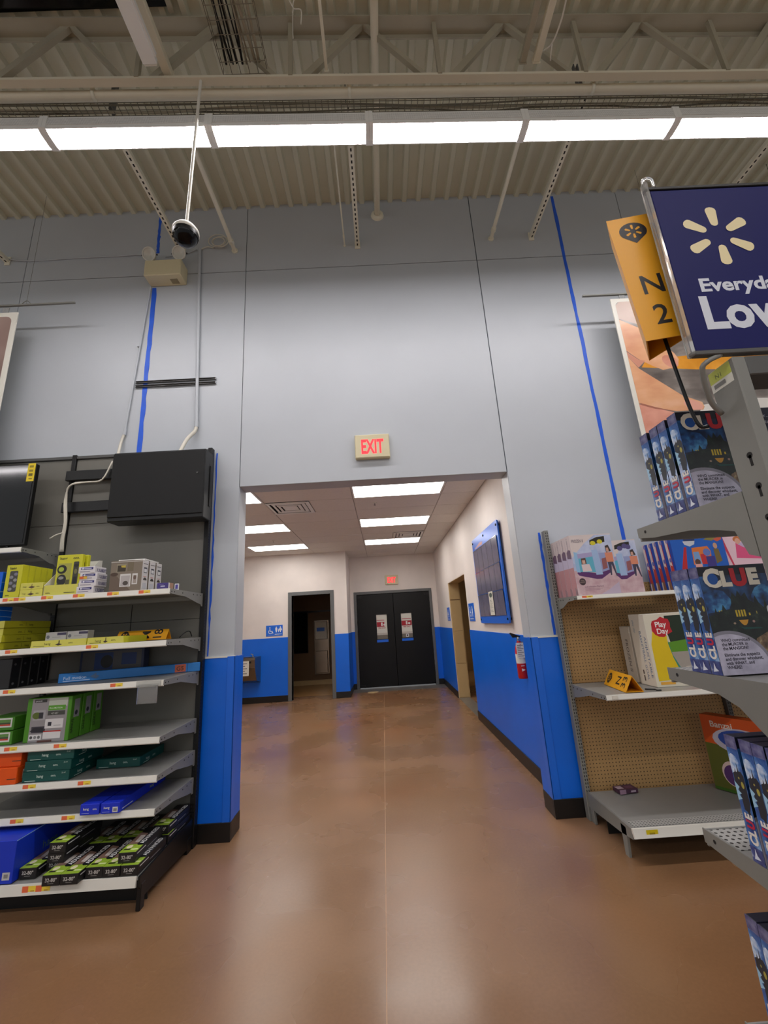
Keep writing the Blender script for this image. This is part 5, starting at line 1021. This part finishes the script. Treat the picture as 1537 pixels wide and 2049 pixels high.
for k, y in enumerate((1.43, 1.388, 1.345)): dup(cl0, (EX0 + cw / 2 + .001, y, EZ[3] + .001), None, ['mansion board game standing farthest from the camera on the lowest visible shelf', 'second mansion board game from the far end on the lowest visible shelf', 'third mansion board game from the far end on the lowest visible shelf'][k])
# game turned round in the next column, its rules side showing through the frame
BK = [('r', 0, 0, cw, ch, (18, 24, 48)), ('t', 'wonder.....', .015, .29, .018, (190, 190, 200)), ('t', 'suspects.', .015, .268, .018, (190, 190, 200))]
for i in range(3):
    for j in range(4):
        c = [(120, 100, 40), (140, 60, 90), (60, 110, 60), (150, 70, 50)][(i + j) % 4]
        BK += [('e', .04 + .062 * i, .225 - .055 * j, .027, .025, (170, 165, 160)), ('e', .04 + .062 * i, .225 - .055 * j, .024, .022, c)]
carton('board_game', 'turned-round board game with round portraits seen through the frame', 'board game', cw, cd, ch, CB, (EX0 + cw * 1.5 + .012, 1.25, EZ[0] + .001), 0, 'board games', F=BK)
# navy overhead sign with clear rail
t = thing('store_sign', 'navy slogan sign with pale yellow burst above the end shelf', 'sign', (.905, 1.0, 2.25))
SW, SH = .39, .575
obj('panel', MB().box(0, SW, 0, .012, 0, SH, 'navy', .002), t)
obj('bottom_frame', MB().box(-.006, SW, -.004, .016, -.014, 0, 'grey_dark_metal', .002), t); obj('top_frame', MB().box(-.006, SW, -.004, .016, SH, SH + .012, 'black_metal', .002), t)
obj('clear_rail', MB().box(-.016, -.004, -.006, .018, -.014, SH + .035, 'clear_plastic', .003).tube([(-.010, .006, SH + .03), (-.008, .006, SH + .05), (.006, .006, SH + .058), (.02, .006, SH + .05), (.022, .006, SH + .02)], .005, 'clear_plastic', 8), t)
CR = (232, 216, 168)
obj('spark_logo', printed(MB(), (0, 0, 0), (1, 0, 0), (0, 0, 1), spark(.167, .392, .036, .108, .034, CR)), t); obj('slogan', printed(MB(), (0, 0, 0), (1, 0, 0), (0, 0, 1), [('t', 'Everyday', .063, .195, .062, (214, 218, 226), dict(bold=.03, w=.26)), ('t', 'Low', .045, .072, .148, (214, 218, 226), dict(bold=.035, w=.26))]), t)
obj('support_rod', MB().tube([(.07, .006, -.012), (.03, .006, -.03), (.02, .02, -.05), (.05, .055, -.12), (.086, .07, -.16)], .007, 'grey_metal', 8), t)
# hanging N 2 marker on its own rod
top, bot = Vector((.856, 1.05, 2.785)), Vector((.886, 1.05, 2.335)); ax = (top - bot).normalized()
yc_ = Vector((0, 1, 0)); yc_ = (yc_ - ax * yc_.dot(ax)).normalized(); xc_ = yc_.cross(ax)
R_ = Matrix((xc_, yc_, ax)).transposed() @ Matrix.Rotation(math.radians(-6), 3, 'Z')
nt_ = marker('tall yellow folded aisle marker reading N 2 above the end shelf', 'N', '2', bot, R_, .45, .137)
obj('hanger_rod', MB().tube([(.02, .05, .2), (.02, .05, -.02), (.03, .06, -.20), (.04, .06, -.265), (.06, .055, -.272)], .005, 'black_metal', 8), nt_)
